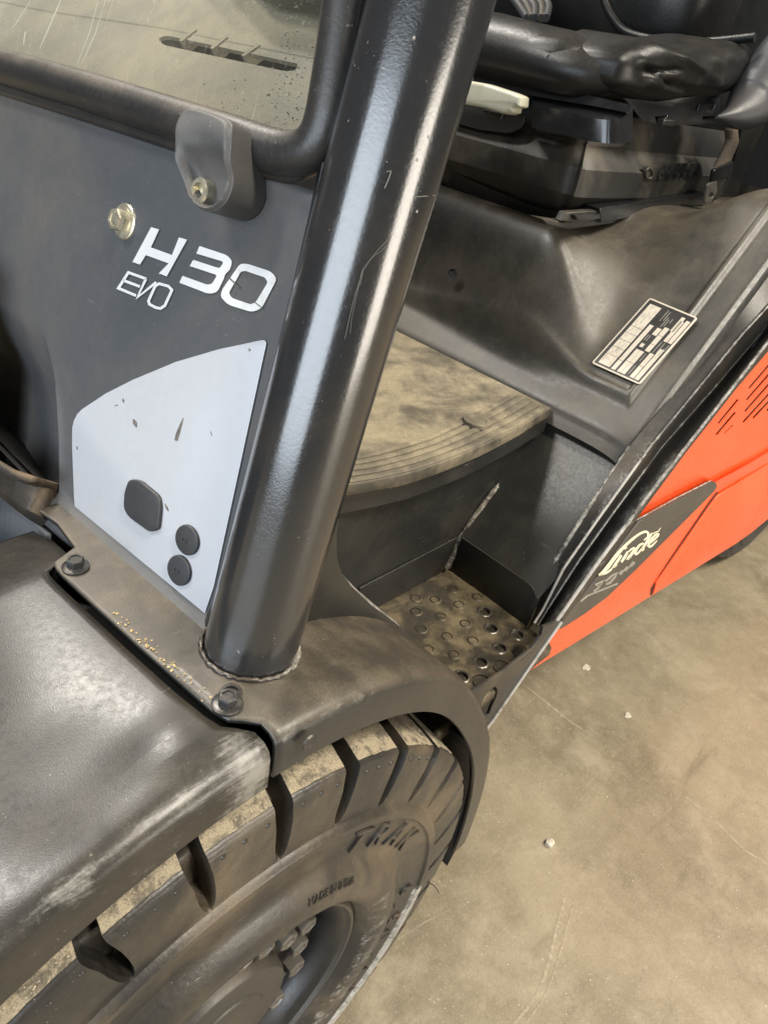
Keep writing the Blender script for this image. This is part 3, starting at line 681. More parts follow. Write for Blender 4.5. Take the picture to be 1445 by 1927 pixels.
# ---- dashboard seen through the glass
DS = Pl(CW.w(.05, .288, -.025), (.08, -.997, 0), (math.cos(R_(38)), 0, math.sin(R_(38))))
vout = lambda s=1: roundpoly([(300, 79, 8), (318, 74, 8), (565, 128, 10), (560, 140, 8), (540, 142, 8), (312, 92, 8)], 8)
dash = flat('dashboard', DS, [[(-140, 128), (0, 168), (340, 268), (560, 318), (700, 330), (700, 40), (640, 40), (480, -60), (-140, -260)], vout()], .003, 'dash', T)
flat('vent_cavity', DS.off(-.022), [[(270, 60), (600, 120), (600, 170), (270, 110)]], .002, 'dark', dash)
for a, b in (((352, 98), (380, 82)), ((410, 113), (438, 96)), ((468, 127), (498, 112))):
    flat('vent_bar', DS.off(-.006), [[(a[0] - 3, a[1] + 2), (b[0] - 3, b[1] - 3), (b[0] + 2, b[1] - 2), (a[0] + 2, a[1] + 4)]], .010, 'dash', dash)
loft('dash_ridge', [[DS.off(.0005).pt(p) for p in ((-140, -20), (80, 30), (300, 62), (600, 122))], [DS.off(.0035).pt(p) for p in ((-140, -26), (80, 20), (300, 52), (600, 112))], [DS.off(.0005).pt(p) for p in ((-140, -40), (80, 6), (300, 40), (600, 100))]], 'dash', dash, 24, 180)
loft('dash_ridge', [[DS.off(.0005).pt(p) for p in ((-140, 62), (80, 110), (300, 160), (600, 235))], [DS.off(.003).pt(p) for p in ((-140, 54), (80, 102), (300, 150), (600, 222))], [DS.off(.0005).pt(p) for p in ((-140, 34), (80, 84), (300, 130), (600, 200))]], 'dash', dash, 24, 180)
flat('side_vent', DS.off(.0005), [roundpoly([(-40, -6), (60, -2), (72, 10), (60, 16), (-40, 8)], 5)], .002, 'glossblack', dash)
inst = flat('instrument_cover', DS.off(.012), [[(430, -60), (500, 10), (560, 22), (625, 44), (690, 30), (690, -90)]], .02, 'glossblack', dash, .003)

# ---- frame bracket with socket screw
BR = CW.off(.002)
bo = catmull([(345, 262), (344, 235), (350, 214), (366, 205), (392, 210), (425, 222), (444, 235), (449, 256), (446, 300), (441, 350), (428, 382), (408, 397), (388, 398), (368, 384), (352, 352), (345, 310)], 4, True)
bo2 = [(q.x, q.y) for q in bo]
def span(y):
    xs_ = []
    for (x0, y0), (x1, y1) in zip(bo2, bo2[1:] + bo2[:1]):
        if (y0 - y) * (y1 - y) <= 0 and y0 != y1: xs_.append(x0 + (x1 - x0) * (y - y0) / (y1 - y0))
    return min(xs_), max(xs_)
def segd(p, a, b):
    a, b = Vector(a), Vector(b); t = max(0, min(1, (p - a).dot(b - a) / (b - a).length_squared)); return (p - a - (b - a) * t).length
def edge(x, y): return min(segd(Vector((x, y)), a, b) for a, b in zip(bo2, bo2[1:] + bo2[:1]))
B0 = CW.off(.026)
yb0, yb1 = min(b for a, b in bo2) + .3, max(b for a, b in bo2) - .3
rows = []
for i in range(41):
    t = i / 40; y = yb0 + (yb1 - yb0) * (.5 - .5 * math.cos(math.pi * t)); xa, xb = span(y); row = []
    for j in range(29):
        x = xa + (xb - xa) * (.5 - .5 * math.cos(math.pi * j / 28)); e = edge(x, y); v = (y - yb0) / (yb1 - yb0)
        h = .008 - .009 * sm(.34, .58, v) * sm(4, 22, e) - .003 * sm(.62, .40, v) * sm(.1, .4, v) * math.exp(-((x - 395) / 30) ** 2)
        h -= .003 * (1 - sm(0, 6, e)) + .004 * sm(.30, 0, v)
        if v > .5: h -= .004 * sm(.5, .7, v)
        u, w = B0.uv((x, y)); row.append(B0.w(u, w, h))
    rows.append(row)
br = grid('frame_bracket', rows, 'cowl', T, 60)
loop = [r[0] for r in rows] + rows[-1][1:] + [r[-1] for r in rows[::-1]][1:] + rows[0][::-1][1:-1]
sk = [[v - CW.n * d for v in loop] for d in (0, .004, .016, .026)]
c_ = sum(sk[0], Vector()) / len(sk[0])
sk = [[c_ - CW.n * d + (v + CW.n * d - c_) * f for v in r] if False else r for r, d, f in zip(sk, (0, .004, .016, .026), (1, 1, 1, 1))]
grid('bracket_side', sk, 'cowl', br, 50, closed=True)
sp = CW.off(.0235).pt((384, 362)); 
scr = lathe('socket_screw', [(0, .0098), (.0012, .0096), (.0014, .0075), (.0085, .0075), (.0096, .0066), (.0096, .0044), (.0052, .0041), (.0050, .0003)], (0, 0, 0), 'z', 'zinc', None, 36)
me = scr.data; bpy.data.objects.remove(scr); place('socket_screw', me, sp - CW.n * .005, CW.n, 'zinc', br)

# ---- roof pillar
P0 = Vector((.052, .083, .70)); P1 = Vector((.149, .104, 1.078)); ax = (P1 - P0)
pil = tube('roof_pillar', [P0 - ax * .06 + ax * (1.75 * i / 24) for i in range(25)], .0314, 'paint', T, 64)
def onpil(px):
    d = ray(*px); a = ax.normalized(); o = CAM - P0
    dp = d - a * d.dot(a); op = o - a * o.dot(a); A_ = dp.dot(dp); B_ = 2 * dp.dot(op); C_ = op.dot(op) - .0315 ** 2
    return CAM + d * ((-B_ - math.sqrt(max(0, B_ * B_ - 4 * A_ * C_))) / (2 * A_))
k6 = .3634
for pts_, w_ in (([(705, 1222), (640, 1290), (590, 1350), (552, 1402), (540, 1470), (520, 1560), (500, 1650), (492, 1730)], .00014), ([(690, 1270), (610, 1330), (560, 1400), (545, 1480)], .00011), ([(560, 1400), (520, 1520), (490, 1640), (465, 1755)], .00018), ([(825, 1020), (880, 1016), (930, 1012)], .0003), ([(680, 890), (705, 885), (690, 930), (670, 975)], .0003)):
    tube('paint_scratch', resample([onpil((480 + x * k6, y * k6)) for x, y in pts_], 24), w_, 'oldscratch', pil, 5)
for p_ in ((838, 836), (897, 716), (820, 205), (835, 1102), (120, 690)):
    q_ = onpil((480 + p_[0] * k6, p_[1] * k6)); tube('paint_chip', [q_, q_ + Vector((.0004, .0002, .0012))], .0006, 'greyprint', pil, 6)
wr = []
for i in range(72):
    t = 2 * math.pi * i / 72; d = Vector((math.cos(t) * .0325, math.sin(t) * .0325, 0)); q = P0 + d
    th = math.degrees(math.atan2(q.z - HUB.z, q.x)); q.z = HUB.z + math.sqrt(max(.001, RF ** 2 - q.x ** 2)) + .001
    wr.append(q + Vector((random.uniform(-.0005, .0005), random.uniform(-.0005, .0005), random.uniform(-.0006, .0006))))
wd = tube('weld_bead', wr, [.0015 + random.uniform(-.0005, .0005) + (.0012 if .6 > abs((i_ / 72 * 6.283) - 5.6) else 0) for i_ in range(72)], 'weld', pil, 8, closed=True); attr(wd, lambda c: .85 if c.x > .05 and c.y < .085 else .3)
loft('pillar_seal', [[CW.off(.004).pt(p) for p in ((604, 288), (582, 400), (545, 560), (505, 720), (470, 880), (420, 1060), (382, 1180))], [CW.off(.007).pt(p) for p in ((610, 288), (588, 400), (550, 560), (510, 720), (475, 880), (426, 1060), (386, 1184))], [CW.off(.002).pt(p) for p in ((640, 288), (618, 400), (580, 560), (540, 720), (500, 880), (450, 1060), (410, 1184))]], 'glossblack', T, 30)
# gusset between pillar and entry
GS = Pl((0, .094, 0), (1, 0, 0), (0, 0, 1))
gs = flat('pillar_gusset', GS, [[(545, 1196), (560, 1100), (585, 1000), (640, 900), (634, 950), (628, 1000), (629, 1045), (638, 1075), (655, 1098), (690, 1132), (735, 1166), (752, 1178), (757, 1186), (754, 1194), (700, 1190)]], .004, 'wall', T, .001)
loft('gusset_foot', [[on(p, 'y', .092) for p in ((560, 1184), (610, 1176), (650, 1172), (700, 1176), (756, 1192))], [on(p, 'y', .086) for p in ((556, 1196), (610, 1186), (650, 1182), (700, 1186), (757, 1200))], [on(p, 'y', .084) for p in ((552, 1212), (610, 1199), (650, 1194), (700, 1196), (757, 1208))]], 'fender', T, 24)
loft('gusset_edge', [[on(p, 'y', .094) for p in ((629, 1045), (638, 1075), (655, 1098), (690, 1132), (735, 1166), (757, 1186))], [on(p, 'y', .100) for p in ((632, 1058), (645, 1082), (668, 1106), (705, 1138), (745, 1170), (760, 1186))]], 'scrape', gs, 20)

# ---- entry step
ZS = .489
SP = Pl((0, 0, ZS), (1, 0, 0), (0, 1, 0))
def hole(cx, cy, r):
    u, v = SP.uv((cx, cy)); return [(u + r * math.cos(t), v + r * math.sin(t)) for t in [2 * math.pi * i / 16 for i in range(16)]]
open_h = [(868, 1273), (904, 1246), (940, 1219.5), (973, 1194), (911, 1150.6), (924, 1182.6)]
nubs = [(854, 1232), (890, 1206), (876, 1174), (841.5, 1198), (806, 1222), (793, 1184), (830, 1160.5), (864, 1138), (783, 1151), (819, 1129), (853, 1109), (782, 1126), (898, 1124)]
def cslot(cx, cy):          # the cut round a pressed half-moon
    u, v = SP.uv((cx, cy)); o = []   
    for i in range(13): t = R_(-25 + 230 * i / 12); o.append((u + .0116 * math.cos(t), v + .0116 * math.sin(t)))
    for i in range(12, -1, -1): t = R_(-25 + 230 * i / 12); o.append((u + .0098 * math.cos(t), v + .0098 * math.sin(t)))
    return o
tabs = [(906, 1284), (944, 1256), (979, 1226)]
outer = [(.27, .219), (.493, .219), (.4860, .0495), (.270, .0495)]
stp = flat('step_plate', SP, [outer] + [hole(*h, .0072) for h in open_h] + [cslot(*c) for c in tabs], .004, 'step', T, .0, px=False, base=-.004)
rimm = lathe('tmp', [(0, .0100), (.0009, .0088), (.0011, .0078), (.0002, .0071), (-.004, .0069)], (0, 0, 0), 'z', 'steprim', None, 24).data; bpy.data.objects.remove(bpy.data.objects['tmp'])
for h in open_h: place('grip_hole_rim', rimm, on(h, 'z', ZS), (0, 0, 1), 'steprim', stp)
nubm = lathe('tmp', [(0, .0078), (.0010, .0068), (.0011, .0060), (-.0006, .0054), (-.0006, .0050), (-.0002, .003), (-.0002, .0003)], (0, 0, 0), 'z', 'step', None, 24).data; bpy.data.objects.remove(bpy.data.objects['tmp'])
for h in nubs: place('grip_nub', nubm, on(h, 'z', ZS), (0, 0, 1), 'step', stp)
tabm = lathe('tmp', [(0, .0093), (.0004, .0088), (.0006, .005), (.0006, .0003)], (0, 0, 0), 'z', 'step', None, 24).data; bpy.data.objects.remove(bpy.data.objects['tmp'])
for c in tabs: place('pressed_tab', tabm, on(c, 'z', ZS), (0, 0, 1), 'step', stp)
sl = loft('step_lip', [[(.27, .0500, ZS), (.36, .0500, ZS), (.43, .0500, ZS), (.4860, .0500, ZS)], [(.27, .0455, ZS - .0012), (.36, .0455, ZS - .001), (.43, .0452, ZS - .0015), (.486, .0455, ZS - .0008)], [(.27, .0422, ZS - .005), (.36, .0422, ZS - .005), (.43, .0422, ZS - .005), (.487, .0422, ZS - .005)], [(.27, .0415, ZS - .016), (.36, .0415, ZS - .016), (.43, .0415, ZS - .016), (.487, .0415, ZS - .016)]], 'step', T, 24); solid(sl, .002, -1)
WB = Pl((0, .0400, 0), (1, 0, 0), (0, 0, 1))
flat('step_web', WB, [[(870, 1312), (905, 1292), (950, 1262), (1000, 1222), (1018, 1196), (1022, 1180), (1060, 1166), (1000, 1251), (924, 1360), (900, 1385), (870, 1400)], roundpoly([(931, 1292), (936, 1297), (934, 1312), (926, 1328), (919, 1346), (912, 1346), (904, 1334), (908, 1318), (920, 1300)], 6)], .004, 'rail', T, .0008, base=-.004)
flat('web_backing', WB.off(-.022), [[(884, 1296), (925, 1286), (940, 1288), (938, 1312), (918, 1350), (895, 1358), (880, 1345)]], .002, 'dark', T)
we = tube('web_edge', resample([on(p, 'y', .0392) for p in ((1056, 1170), (1000, 1250), (924, 1360), (908, 1380))], 30), .0021, 'rail', T, 8); attr(we, lambda c: 1.1)
box('step_box_floor', (.28, .13, .40), (.44, .24, .41), 'dark', T, 0)
RP = Pl((0, .219, 0), (1, 0, 0), (0, 0, 1))
flat('step_riser', RP, [[(560, 905), (660, 900), (800, 855), (1045, 765), (1042, 785), (966, 885), (906, 956), (868, 1012), (848, 1064), (834, 1072), (700, 1144), (560, 1225)]], .003, 'wall', T)
flat('rear_kick_plate', RP.off(.0035), [[(674, 1105), (858, 1010), (848, 1040), (833, 1072), (704, 1143), (676, 1118)]], .0025, 'wall', T, .0006)
SR = Pl((.4935, 0, 0), (0, 1, 0), (0, 0, 1))
flat('side_kick_plate', SR.off(.001), [[(870, 1010), (990, 1092), (1003, 1103), (1012, 1120), (1009, 1140), (993, 1178), (848, 1074)]], .0025, 'wall', T, .0006)
WL = Pl((.4955, .2, .542), (0, 1, 0), (.70, 0, .714))
flat('sloped_step_wall', WL, [[(1036, 770), (1190, 842), (1160, 900), (1060, 1075), (1012, 1130), (1003, 1108), (868, 1012), (906, 950)]], .003, 'wall', T)
bead = [on(p, 'y', .2125) for p in catmull([(1037, 785), (1000, 835), (960, 888), (930, 924), (902, 960), (880, 992), (864, 1018), (852, 1045), (838, 1070)], 4)]
wb_ = tube('corner_weld', [b + Vector((random.uniform(-.0006, .0006), 0, random.uniform(-.0006, .0006))) for b in bead], [.0042 + random.uniform(-.0004, .0007) for _ in bead], 'weld', T, 8); attr(wb_, lambda c: .8)

# ---- cab floor mat
ZM = .705
FM = Pl((0, 0, ZM), (1, 0, 0), (0, 1, 0))
oe = [(1037.6, 767), (974, 805), (889, 847), (786, 885), (715, 901), (654, 911), (560, 915)]
oc = [on((p.x, p.y), 'z', ZM) for p in catmull([(*p, 0) for p in oe], 5)]
ol = [(v.x, v.y) for v in oc] + [(.15, .215), (.15, .95), (.625, .95)]
mat_ = flat('floor_mat', FM, [ol], .015, 'mat', T, .0022, px=False, base=-.015)
for k in range(5):
    f = .10 + k * .2
    inn = [(969, 736), (900, 774), (800, 822), (710, 848), (673, 856), (560, 864)]
    a = resample([on(p, 'z', ZM) for p in oe], 40); b = resample([on(p, 'z', ZM) for p in inn], 40)
    rib = [p.lerp(q, f) + Vector((0, 0, .0008)) for p, q in zip(a, b)]
    tube('mat_rib', rib[1:], (.0042, .0016), 'mat', mat_, 8, flat=(0, 0, 1))
btn = lathe('tmp', [(0, .018), (.004, .0165), (.0045, .012), (.003, .010), (.0035, .004), (.0045, .0003)], (0, 0, 0), 'z', 'mat', None, 32).data; bpy.data.objects.remove(bpy.data.objects['tmp'])
place('mat_button', btn, on((896, 798), 'z', ZM) + Vector((0, 0, .0014)), (0, 0, 1), 'mat', mat_)
loft('mat_skirt', [[on(p, 'y', y) + Vector((0, 0, dz)) for p, y in zip(oe[::-1], (.211, .209, .204, .196, .190, .193, .2))] for dz in (-.014, -.034)], 'wall', T, 20)
for (a, b) in (((700, 640), (960, 760)), ((720, 800), (760, 720)), ((690, 780), (720, 800))):
    pass
# ---- engine cover
def hz(x, y):
    zp = ZM + (x - .62)
    zc = .895 + .060 * sm(.26, .15, y); zp = zp if zp < zc else zc + .03 * (1 - math.exp(-(zp - zc) / .03))
    # seat pedestal
    k = sm(.648, .712, x + .010 * math.sin(y * 7)) * sm(.190, .335, y + .25 * max(0, .70 - x))
    zt = .892
    d_ = zt - zp; z = zp + .5 * (d_ + math.sqrt(d_ * d_ + .0009)) * k * (1 - sm(.92, 1.02, x) * .8)
    # raised bead and rolled lower flange
    e = min(x - .62, (y - .088) * .9)
    z += .0045 * math.exp(-((e - .040) / .0035) ** 2)
    if e < .037: z -= .0035 * sm(.037, .031, e) + .005 * sm(.006, 0, e)
    z -= .012 * math.exp(-math.hypot(x - .62, (y - .088) * .9) / .016)
    return z
xs = [.62, .6215, .6235, .626] + [.629 + .0022 * i for i in range(20)] + [.674 + .0045 * i for i in range(63)] + [.96 + .03 * i for i in range(16)]
yy = [.088, .0895, .0915, .094] + [.097 + .0022 * i for i in range(24)] + [.151 + .0045 * i for i in range(56)] + [.405 + .03 * i for i in range(20)]
rows = [[Vector((.613, y, hz(.62, y) - .011)) for y in [yy[0] - .004] + yy]]
for x in xs: rows.append([Vector((x, yy[0] - .004, hz(x, yy[0]) - .013))] + [Vector((x, y, hz(x, y))) for y in yy])
hood = grid('engine_cover', rows, 'hood', T, 70)
HP = Pl((.62, 0, ZM), (0, 1, 0), (1, 0, 1))
place('drain_hole', (lambda o: o.data)(lathe('tmp', [(0, .008), (.0006, .0085), (.0006, .007), (-.001, .0065), (-.001, .0003)], (0, 0, 0), 'z', 'dark', None, 20)), on((851, 516), 'x', .655), (-1, -.15, .25), 'dark', hood); bpy.data.objects.remove(bpy.data.objects['tmp'])
# data plate
DP = HP.off(.0045)
c4 = [Vector(DP.uv(p)) for p in ((1112, 683), (1203, 724), (1313, 598), (1222, 560))]
def pq(s, t): return tuple((c4[0] * (1 - t) + c4[1] * t) * (1 - s) + (c4[3] * (1 - t) + c4[2] * t) * s)
dpl = flat('data_plate', DP, [roundpoly([pq(0, 0), pq(0, 1), pq(1, 1), pq(1, 0)], .004)], .0012, 'platewhite', hood, .0003, px=False, base=-.001)
cells = []
def cell(s0, s1, t0, t1): cells.append([pq(s0, t0), pq(s0, t1), pq(s1, t1), pq(s1, t0)])
slab('plate_ground', DP, [[pq(.022, .035), pq(.022, .965), pq(.978, .965), pq(.978, .035)]], .0003, 'plateblack', dpl, base=.0003)
for s0, s1 in ((.04, .18), (.185, .29), (.295, .40), (.405, .50), (.505, .60), (.605, .93)): cell(s0, s1, .10, .335)
cell(.035, .165, .375, .455); cell(.17, .70, .375, .455)
cell(.035, .19, .50, .575); cell(.195, .37, .50, .575); cell(.41, .46, .50, .565); cell(.60, .70, .535, .62)
cell(.035, .19, .58, .655); cell(.195, .37, .58, .655)
for s0, s1 in ((.39, .49), (.495, .62), (.625, .74)): cell(s0, s1, .64, .73)
cell(.035, .20, .755, .835); cell(.205, .39, .755, .835); cell(.72, .93, .76, .83)
cell(.035, .48, .85, .93); cell(.58, .88, .79, .86); cell(.58, .91, .875, .95)
slab('plate_cell', DP, cells, .0002, 'platewhite', dpl, base=.0006)
tl_ = []
for (s0, s1, t) in ((.78, .94, .47), (.80, .93, .52), (.72, .86, .56), (.74, .84, .60), (.80, .86, .65), (.40, .56, .78), (.42, .56, .84), (.40, .50, .90), (.46, .56, .93), (.25, .36, .70), (.06, .18, .70), (.50, .58, .49), (.50, .58, .53)): tl_.append([pq(s0, t), pq(s0, t + .012), pq(s1, t + .012), pq(s1, t)])
for k in range(64):
    s = .06 + random.random() * .84; t = random.choice((.13, .17, .21, .25, .29)); tl_.append([pq(s, t), pq(s, t + .008), pq(s + .04, t + .008), pq(s + .04, t)])
slab('plate_print', DP, tl_, .0001, 'greyprint', dpl, base=.0009)
box('cover_backing', (.98, .10, .60), (1.6, .12, 1.05), 'dark', T)

# ---- sloping chassis rail
def rl(pts, y): return [on(p, 'y', y) for p in pts]
ra = [(985, 1192), (996, 1176), (1041, 1064), (1110, 952), (1185, 838), (1300, 700), (1390, 590), (1445, 520), (1560, 380)]
rb_ = [(1005, 1172), (1020, 1150), (1060, 1070), (1126, 975), (1222, 842), (1320, 722), (1394, 631), (1450, 570), (1560, 440)]
rbb = [(1008, 1173), (1024, 1152), (1066, 1072), (1132, 977), (1228, 844), (1326, 725), (1400, 634), (1455, 574), (1565, 444)]
rc = [(1012, 1176), (1034, 1140), (1087, 1058), (1150, 970), (1244, 842), (1345, 728), (1425, 634), (1470, 585), (1580, 455)]
rcc = [(1014, 1178), (1037, 1142), (1091, 1060), (1154, 972), (1249, 844), (1350, 730), (1430, 636), (1475, 587), (1585, 457)]
rd = [(1040, 1176), (1050, 1162), (1116, 1068), (1204, 950), (1287, 843), (1375, 730), (1445, 640), (1580, 480)]
re_ = [(1047, 1184), (1056, 1172), (1125, 1080), (1210, 960), (1293, 848), (1382, 735), (1452, 652), (1590, 490)]
crv = [rl(ra, .098), rl(ra, .090), rl(rb_, .071), rl(rbb, .070), rl(rc, .071), rl(rcc, .0705), rl(rd, .0440), rl(re_, .0415), rl(re_, .066)]
rail = loft('chassis_rail', crv, 'rail', T, 60, 25)
def rw(c): return 0
vals = {}
n_ = 60
wv = [.55, .35, .75, .3, .1, .45, .8, .5, 0]
a_ = rail.data.attributes.new('wear', 'FLOAT', 'POINT')
if len(rail.data.vertices) == n_ * len(wv):
    a_.data.foreach_set('value', [wv[i // n_] * (1.1 if (i % n_) < 24 else .7) for i in range(n_ * len(wv))])
tube('rail_edge', resample([p + Vector((0, -.001, 0)) for p in rl(rd, .0432)], 60), .0022, 'rail', rail, 8); 
attr(bpy.data.objects['rail_edge'], lambda c: 1.1 if c.z < .64 else .85)  # wear on the rail edges paints scratches and bright highlight lines together
tube('rail_edge', resample(rl(rb_, .0698), 60), .0016, 'rail', rail, 8); attr(bpy.data.objects['rail_edge.001'], lambda c: 1.1 if c.z < .7 else .8)
tube('rail_edge', resample(rl(rc, .0702), 60), .0013, 'rail', rail, 8); attr(bpy.data.objects['rail_edge.002'], lambda c: 1.0 if c.z < .68 else .7)
tube('rail_weld', resample(rl([(1012, 1140), (1030, 1092), (1041, 1062), (1110, 952), (1185, 842)], .0905), 70), [.003 + random.uniform(-.0006, .0006) for _ in range(70)], 'weld', rail, 8); attr(bpy.data.objects['rail_weld'], lambda c: .9)

# ---- orange-red side panel
Q1 = on((1001, 1259), 'y', .072); Q2 = on((1384, 1023), 'y', .045)
SD = Pl(Q1, (Q2.x - Q1.x, Q2.y - Q1.y, 0), (0, 0, 1))
slots = []
def slot(a, b, w): 
    a, b = Vector(a), Vector(b); d = (b - a).normalized(); n = Vector((-d.y, d.x)) * w; e = d * w
    slots.append([tuple(q) for q in (a + n, b + n, b + n * .5 + e, b - n * .5 + e, b - n, a - n, a - n * .5 - e, a + n * .5 - e)])
c3 = .2180
def s3(x0, y0, x1, y1, w=2.0): slot((1220 + x0 * c3, 640 + y0 * c3), (1220 + x1 * c3, 640 + y1 * c3), w)
s3(605, 715, 765, 520); s3(588, 812, 742, 630); s3(655, 803, 722, 738, 1.2)
s3(870, 412, 1060, 190); s3(850, 512, 1060, 270); s3(835, 612, 1060, 355); s3(820, 705, 1060, 440); s3(905, 670, 1060, 505); s3(1025, 605, 1080, 555)
for x in range(4): slot((1452 + 3 * x, 690 + 22 * x), (1500 + 3 * x, 640 + 22 * x), 1.6)
rp = flat('side_panel', SD, [[(950, 1290), (999, 1260), (1192, 1141.5), (1384, 1023), (1412, 1003), (1450, 972), (1560, 880), (1700, 560), (1500, 560), (1283, 850), (1045, 1178)]] + slots, .0012, 'red', T, .0, base=-.0012)
flat('vent_backing', SD.off(-.010), [[(1320, 810), (1350, 850), (1440, 860), (1580, 640), (1440, 610)]], .002, 'dark', rp)
lo_ = flat('lower_cover', SD.off(.0005), [[(1226, 1116), (1232, 1095), (1334, 948), (1348, 930), (1450, 868), (1700, 700), (1700, 860), (1452, 962), (1412, 998), (1384, 1019)]], .003, 'red', rp, .001)
strokes('panel_gap', SD.off(.0007), [([(1225, 1120), (1226, 1108), (1262, 1052), (1310, 982), (1336, 944), (1350, 926)], 3.0)], .0002, 'plateblack', rp)
loft('panel_fold', [[SD.off(.0008).pt(p) for p in ((1338, 908), (1400, 874), (1460, 838), (1560, 780))], [SD.off(.006).pt(p) for p in ((1340, 910), (1401, 877), (1461, 842), (1562, 785))], [SD.off(.0008).pt(p) for p in ((1346, 922), (1407, 892), (1466, 860), (1566, 806))]], 'red', rp, 20)
tb = flat('trim_board', SD.off(.0045), [[(1045, 1178), (1120, 1080), (1196, 978), (1205, 973), (1333, 904), (1341, 905), (1343, 912), (1337, 923), (1192, 1068), (1136, 1121), (1094, 1152), (1050, 1180)]], .005, 'decal', rp, .0012)
tube('trim_edge', resample([SD.off(.0095).pt(p) for p in ((1190, 982), (1207, 973), (1270, 938), (1336, 905))], 20), .0011, 'scrape', rp, 6)
LG = SD.off(.0098); q5 = .15225
def L5(l): return [(1040 + x * q5, 960 + y * q5, *([w[0] * q5 * .78] if w else [])) for x, y, *w in l]
def C5(l): return catmull([(p[0], p[1], p[2]) for p in L5(l)], 4)
strokes('logo_script', LG, [
    (C5([(1120, 372, 10), (1165, 335, 26), (1174, 290, 36), (1140, 265, 34), (1060, 298, 34), (960, 376, 38), (850, 480, 46), (750, 600, 56), (680, 695, 58), (630, 752, 50), (568, 806, 30)]), 6),
    (C5([(575, 802, 14), (640, 782, 30), (705, 744, 26), (735, 705, 12)]), 4)], .0003, 'cream', rp)
for st_ in ([(C5([(842, 556, 40), (800, 622, 40), (748, 700, 34), (790, 676, 10)]), 5)], [(L5([(876, 480, 26), (910, 458, 26)]), 4)],
            [(C5([(925, 512, 36), (880, 586, 40), (842, 642, 34)]), 5), (C5([(896, 566, 10), (950, 496, 22), (1002, 470, 34), (985, 520, 40), (925, 598, 40), (965, 575, 10)]), 5)],
            [(C5([(1118, 408, 26), (1065, 436, 32), (1018, 505, 38), (1022, 545, 30), (1068, 510, 22), (1118, 430, 16)]), 5), (C5([(1222, 282, 26), (1160, 385, 36), (1096, 492, 34), (1132, 478, 8)]), 5)],
            [(C5([(1196, 412, 12), (1262, 352, 24), (1300, 300, 30), (1262, 306, 30), (1200, 384, 40), (1176, 440, 38), (1212, 446, 28), (1285, 375, 10)]), 5), (L5([(1218, 292, 18), (1300, 262, 14), (1330, 215, 4)]), 3)]):
    strokes('logo_script', LG, st_, .0003, 'cream', rp)
strokes('model_number', LG, [
    (L5([(520, 925), (620, 872), (560, 960), (500, 1005)]), 3.6), (L5([(545, 945), (590, 925)]), 3.4),
    (L5([(645, 880), (740, 800), (785, 780), (760, 830), (700, 900), (650, 915)]), 3.8),
    (L5([(812, 790), (850, 745), (870, 750), (830, 800)]), 2.6), (L5([(872, 742), (915, 700), (925, 715), (885, 755)]), 2.6), (L5([(932, 715), (985, 640), (1005, 650), (965, 700)]), 2.6),
    (L5([(340, 1130), (420, 1060), (800, 905)]), 3.0)], .0003, 'greyprint', rp)

# ---- chassis shade block and rear wheel
box('chassis_shade_block', (.56, .36, .42), (1.62, 1.1, .60), 'dark', T, .02)  # block added to stop light and shade the floor under the truck
box('cab_tub', (.30, .235, .30), (.66, 1.1, .66), 'dark', T, 0)
RC = Vector((1.84, .10, .2775))
rw_ = empty('rear_wheel', RC); rw_.parent = T
def rsub(o): o.parent = rw_; o.matrix_parent_inverse = Matrix.Translation(-RC); return o
rsub(lathe('tyre', [(.03, .12), (.0, .15), (-.008, .18), (.0, .205), (.004, .208), (.004, .213), (.0, .216), (.008, .236), (.014, .239), (.016, .244), (.014, .248), (.03, .262), (.06, .265), (.14, .265), (.17, .25), (.18, .2), (.17, .12)], RC, 'y', grime('rear_tyre_rubber', (.03, .03, .031), amt=.2, up=.1, rough=.5), None, 96))
rsub(lathe('rim', [(.05, .001), (.05, .09), (.03, .115), (.02, .125), (.04, .125)], RC, 'y', 'rim', None, 64))

# ---- operator seat
seat = empty('operator_seat', (.9, .55, .9)); seat.parent = T
def ssub(o): o.parent = seat; o.matrix_parent_inverse = Matrix.Translation(Vector((-.9, -.55, -.9))); return o
def ring(z, ins, y0=.30, x0=.70):
    p = [(x0 + ins, .86), (x0 + ins, y0 + .045), (x0 + ins + .004, y0 + .02 + ins * .5), (x0 + .05 + ins, y0 + ins), (1.16, y0 + ins), (1.16, .86)]
    return [Vector((q.x, q.y, z)) for q in [Vector((*p[0], 0))] + catmull([(*q, 0) for q in p[1:5]], 6) + [Vector((*p[5], 0))]]
ssub(grid('suspension_box', [ring(.900, .030), ring(.921, .014), ring(.936, .000), ring(.968, .000), ring(.989, .014), ring(.992, .017), ring(1.012, .020), ring(1.03, .03)], 'seatbox', None, 22))
SF = Pl((.699, .3, .95), (0, 1, 0), (0, 0, 1)); SS = Pl((.7, .2985, .95), (1, 0, 0), (0, 0, 1))
ssub(loft('dark_skirt', [[on((p[0], p[1]), 'x', .715) for p in ((780, 292), (900, 345), (1010, 392), (1085, 402))], [on((p[0], p[1]), 'x', .74) for p in ((780, 330), (900, 392), (1010, 420), (1085, 420))]], 'dark', None, 12))
ssub(flat('name_badge', SS, [roundpoly([(1208, 312), (1310, 305), (1318, 328), (1212, 341)], 4)], .0012, 'seatbox', None, .0004))
gx = SS.off(.0012)
ga, gb = Vector(gx.uv((1233, 337))), Vector(gx.uv((1309, 331))); gd = (gb - ga).normalized(); gn_ = Vector((-gd.y, gd.x)); gL = (gb - ga).length
def gfn(x, y, z):
    q = ga + gd * ((x / 4.75 + .5) * gL) + gn_ * (y * .0285 - .001); return gx.w(q.x, q.y, z)
ssub(text('name_lettering', 'GRAMMER', 1.0, gfn, 'dark', None, .0010, .0, 1.04))
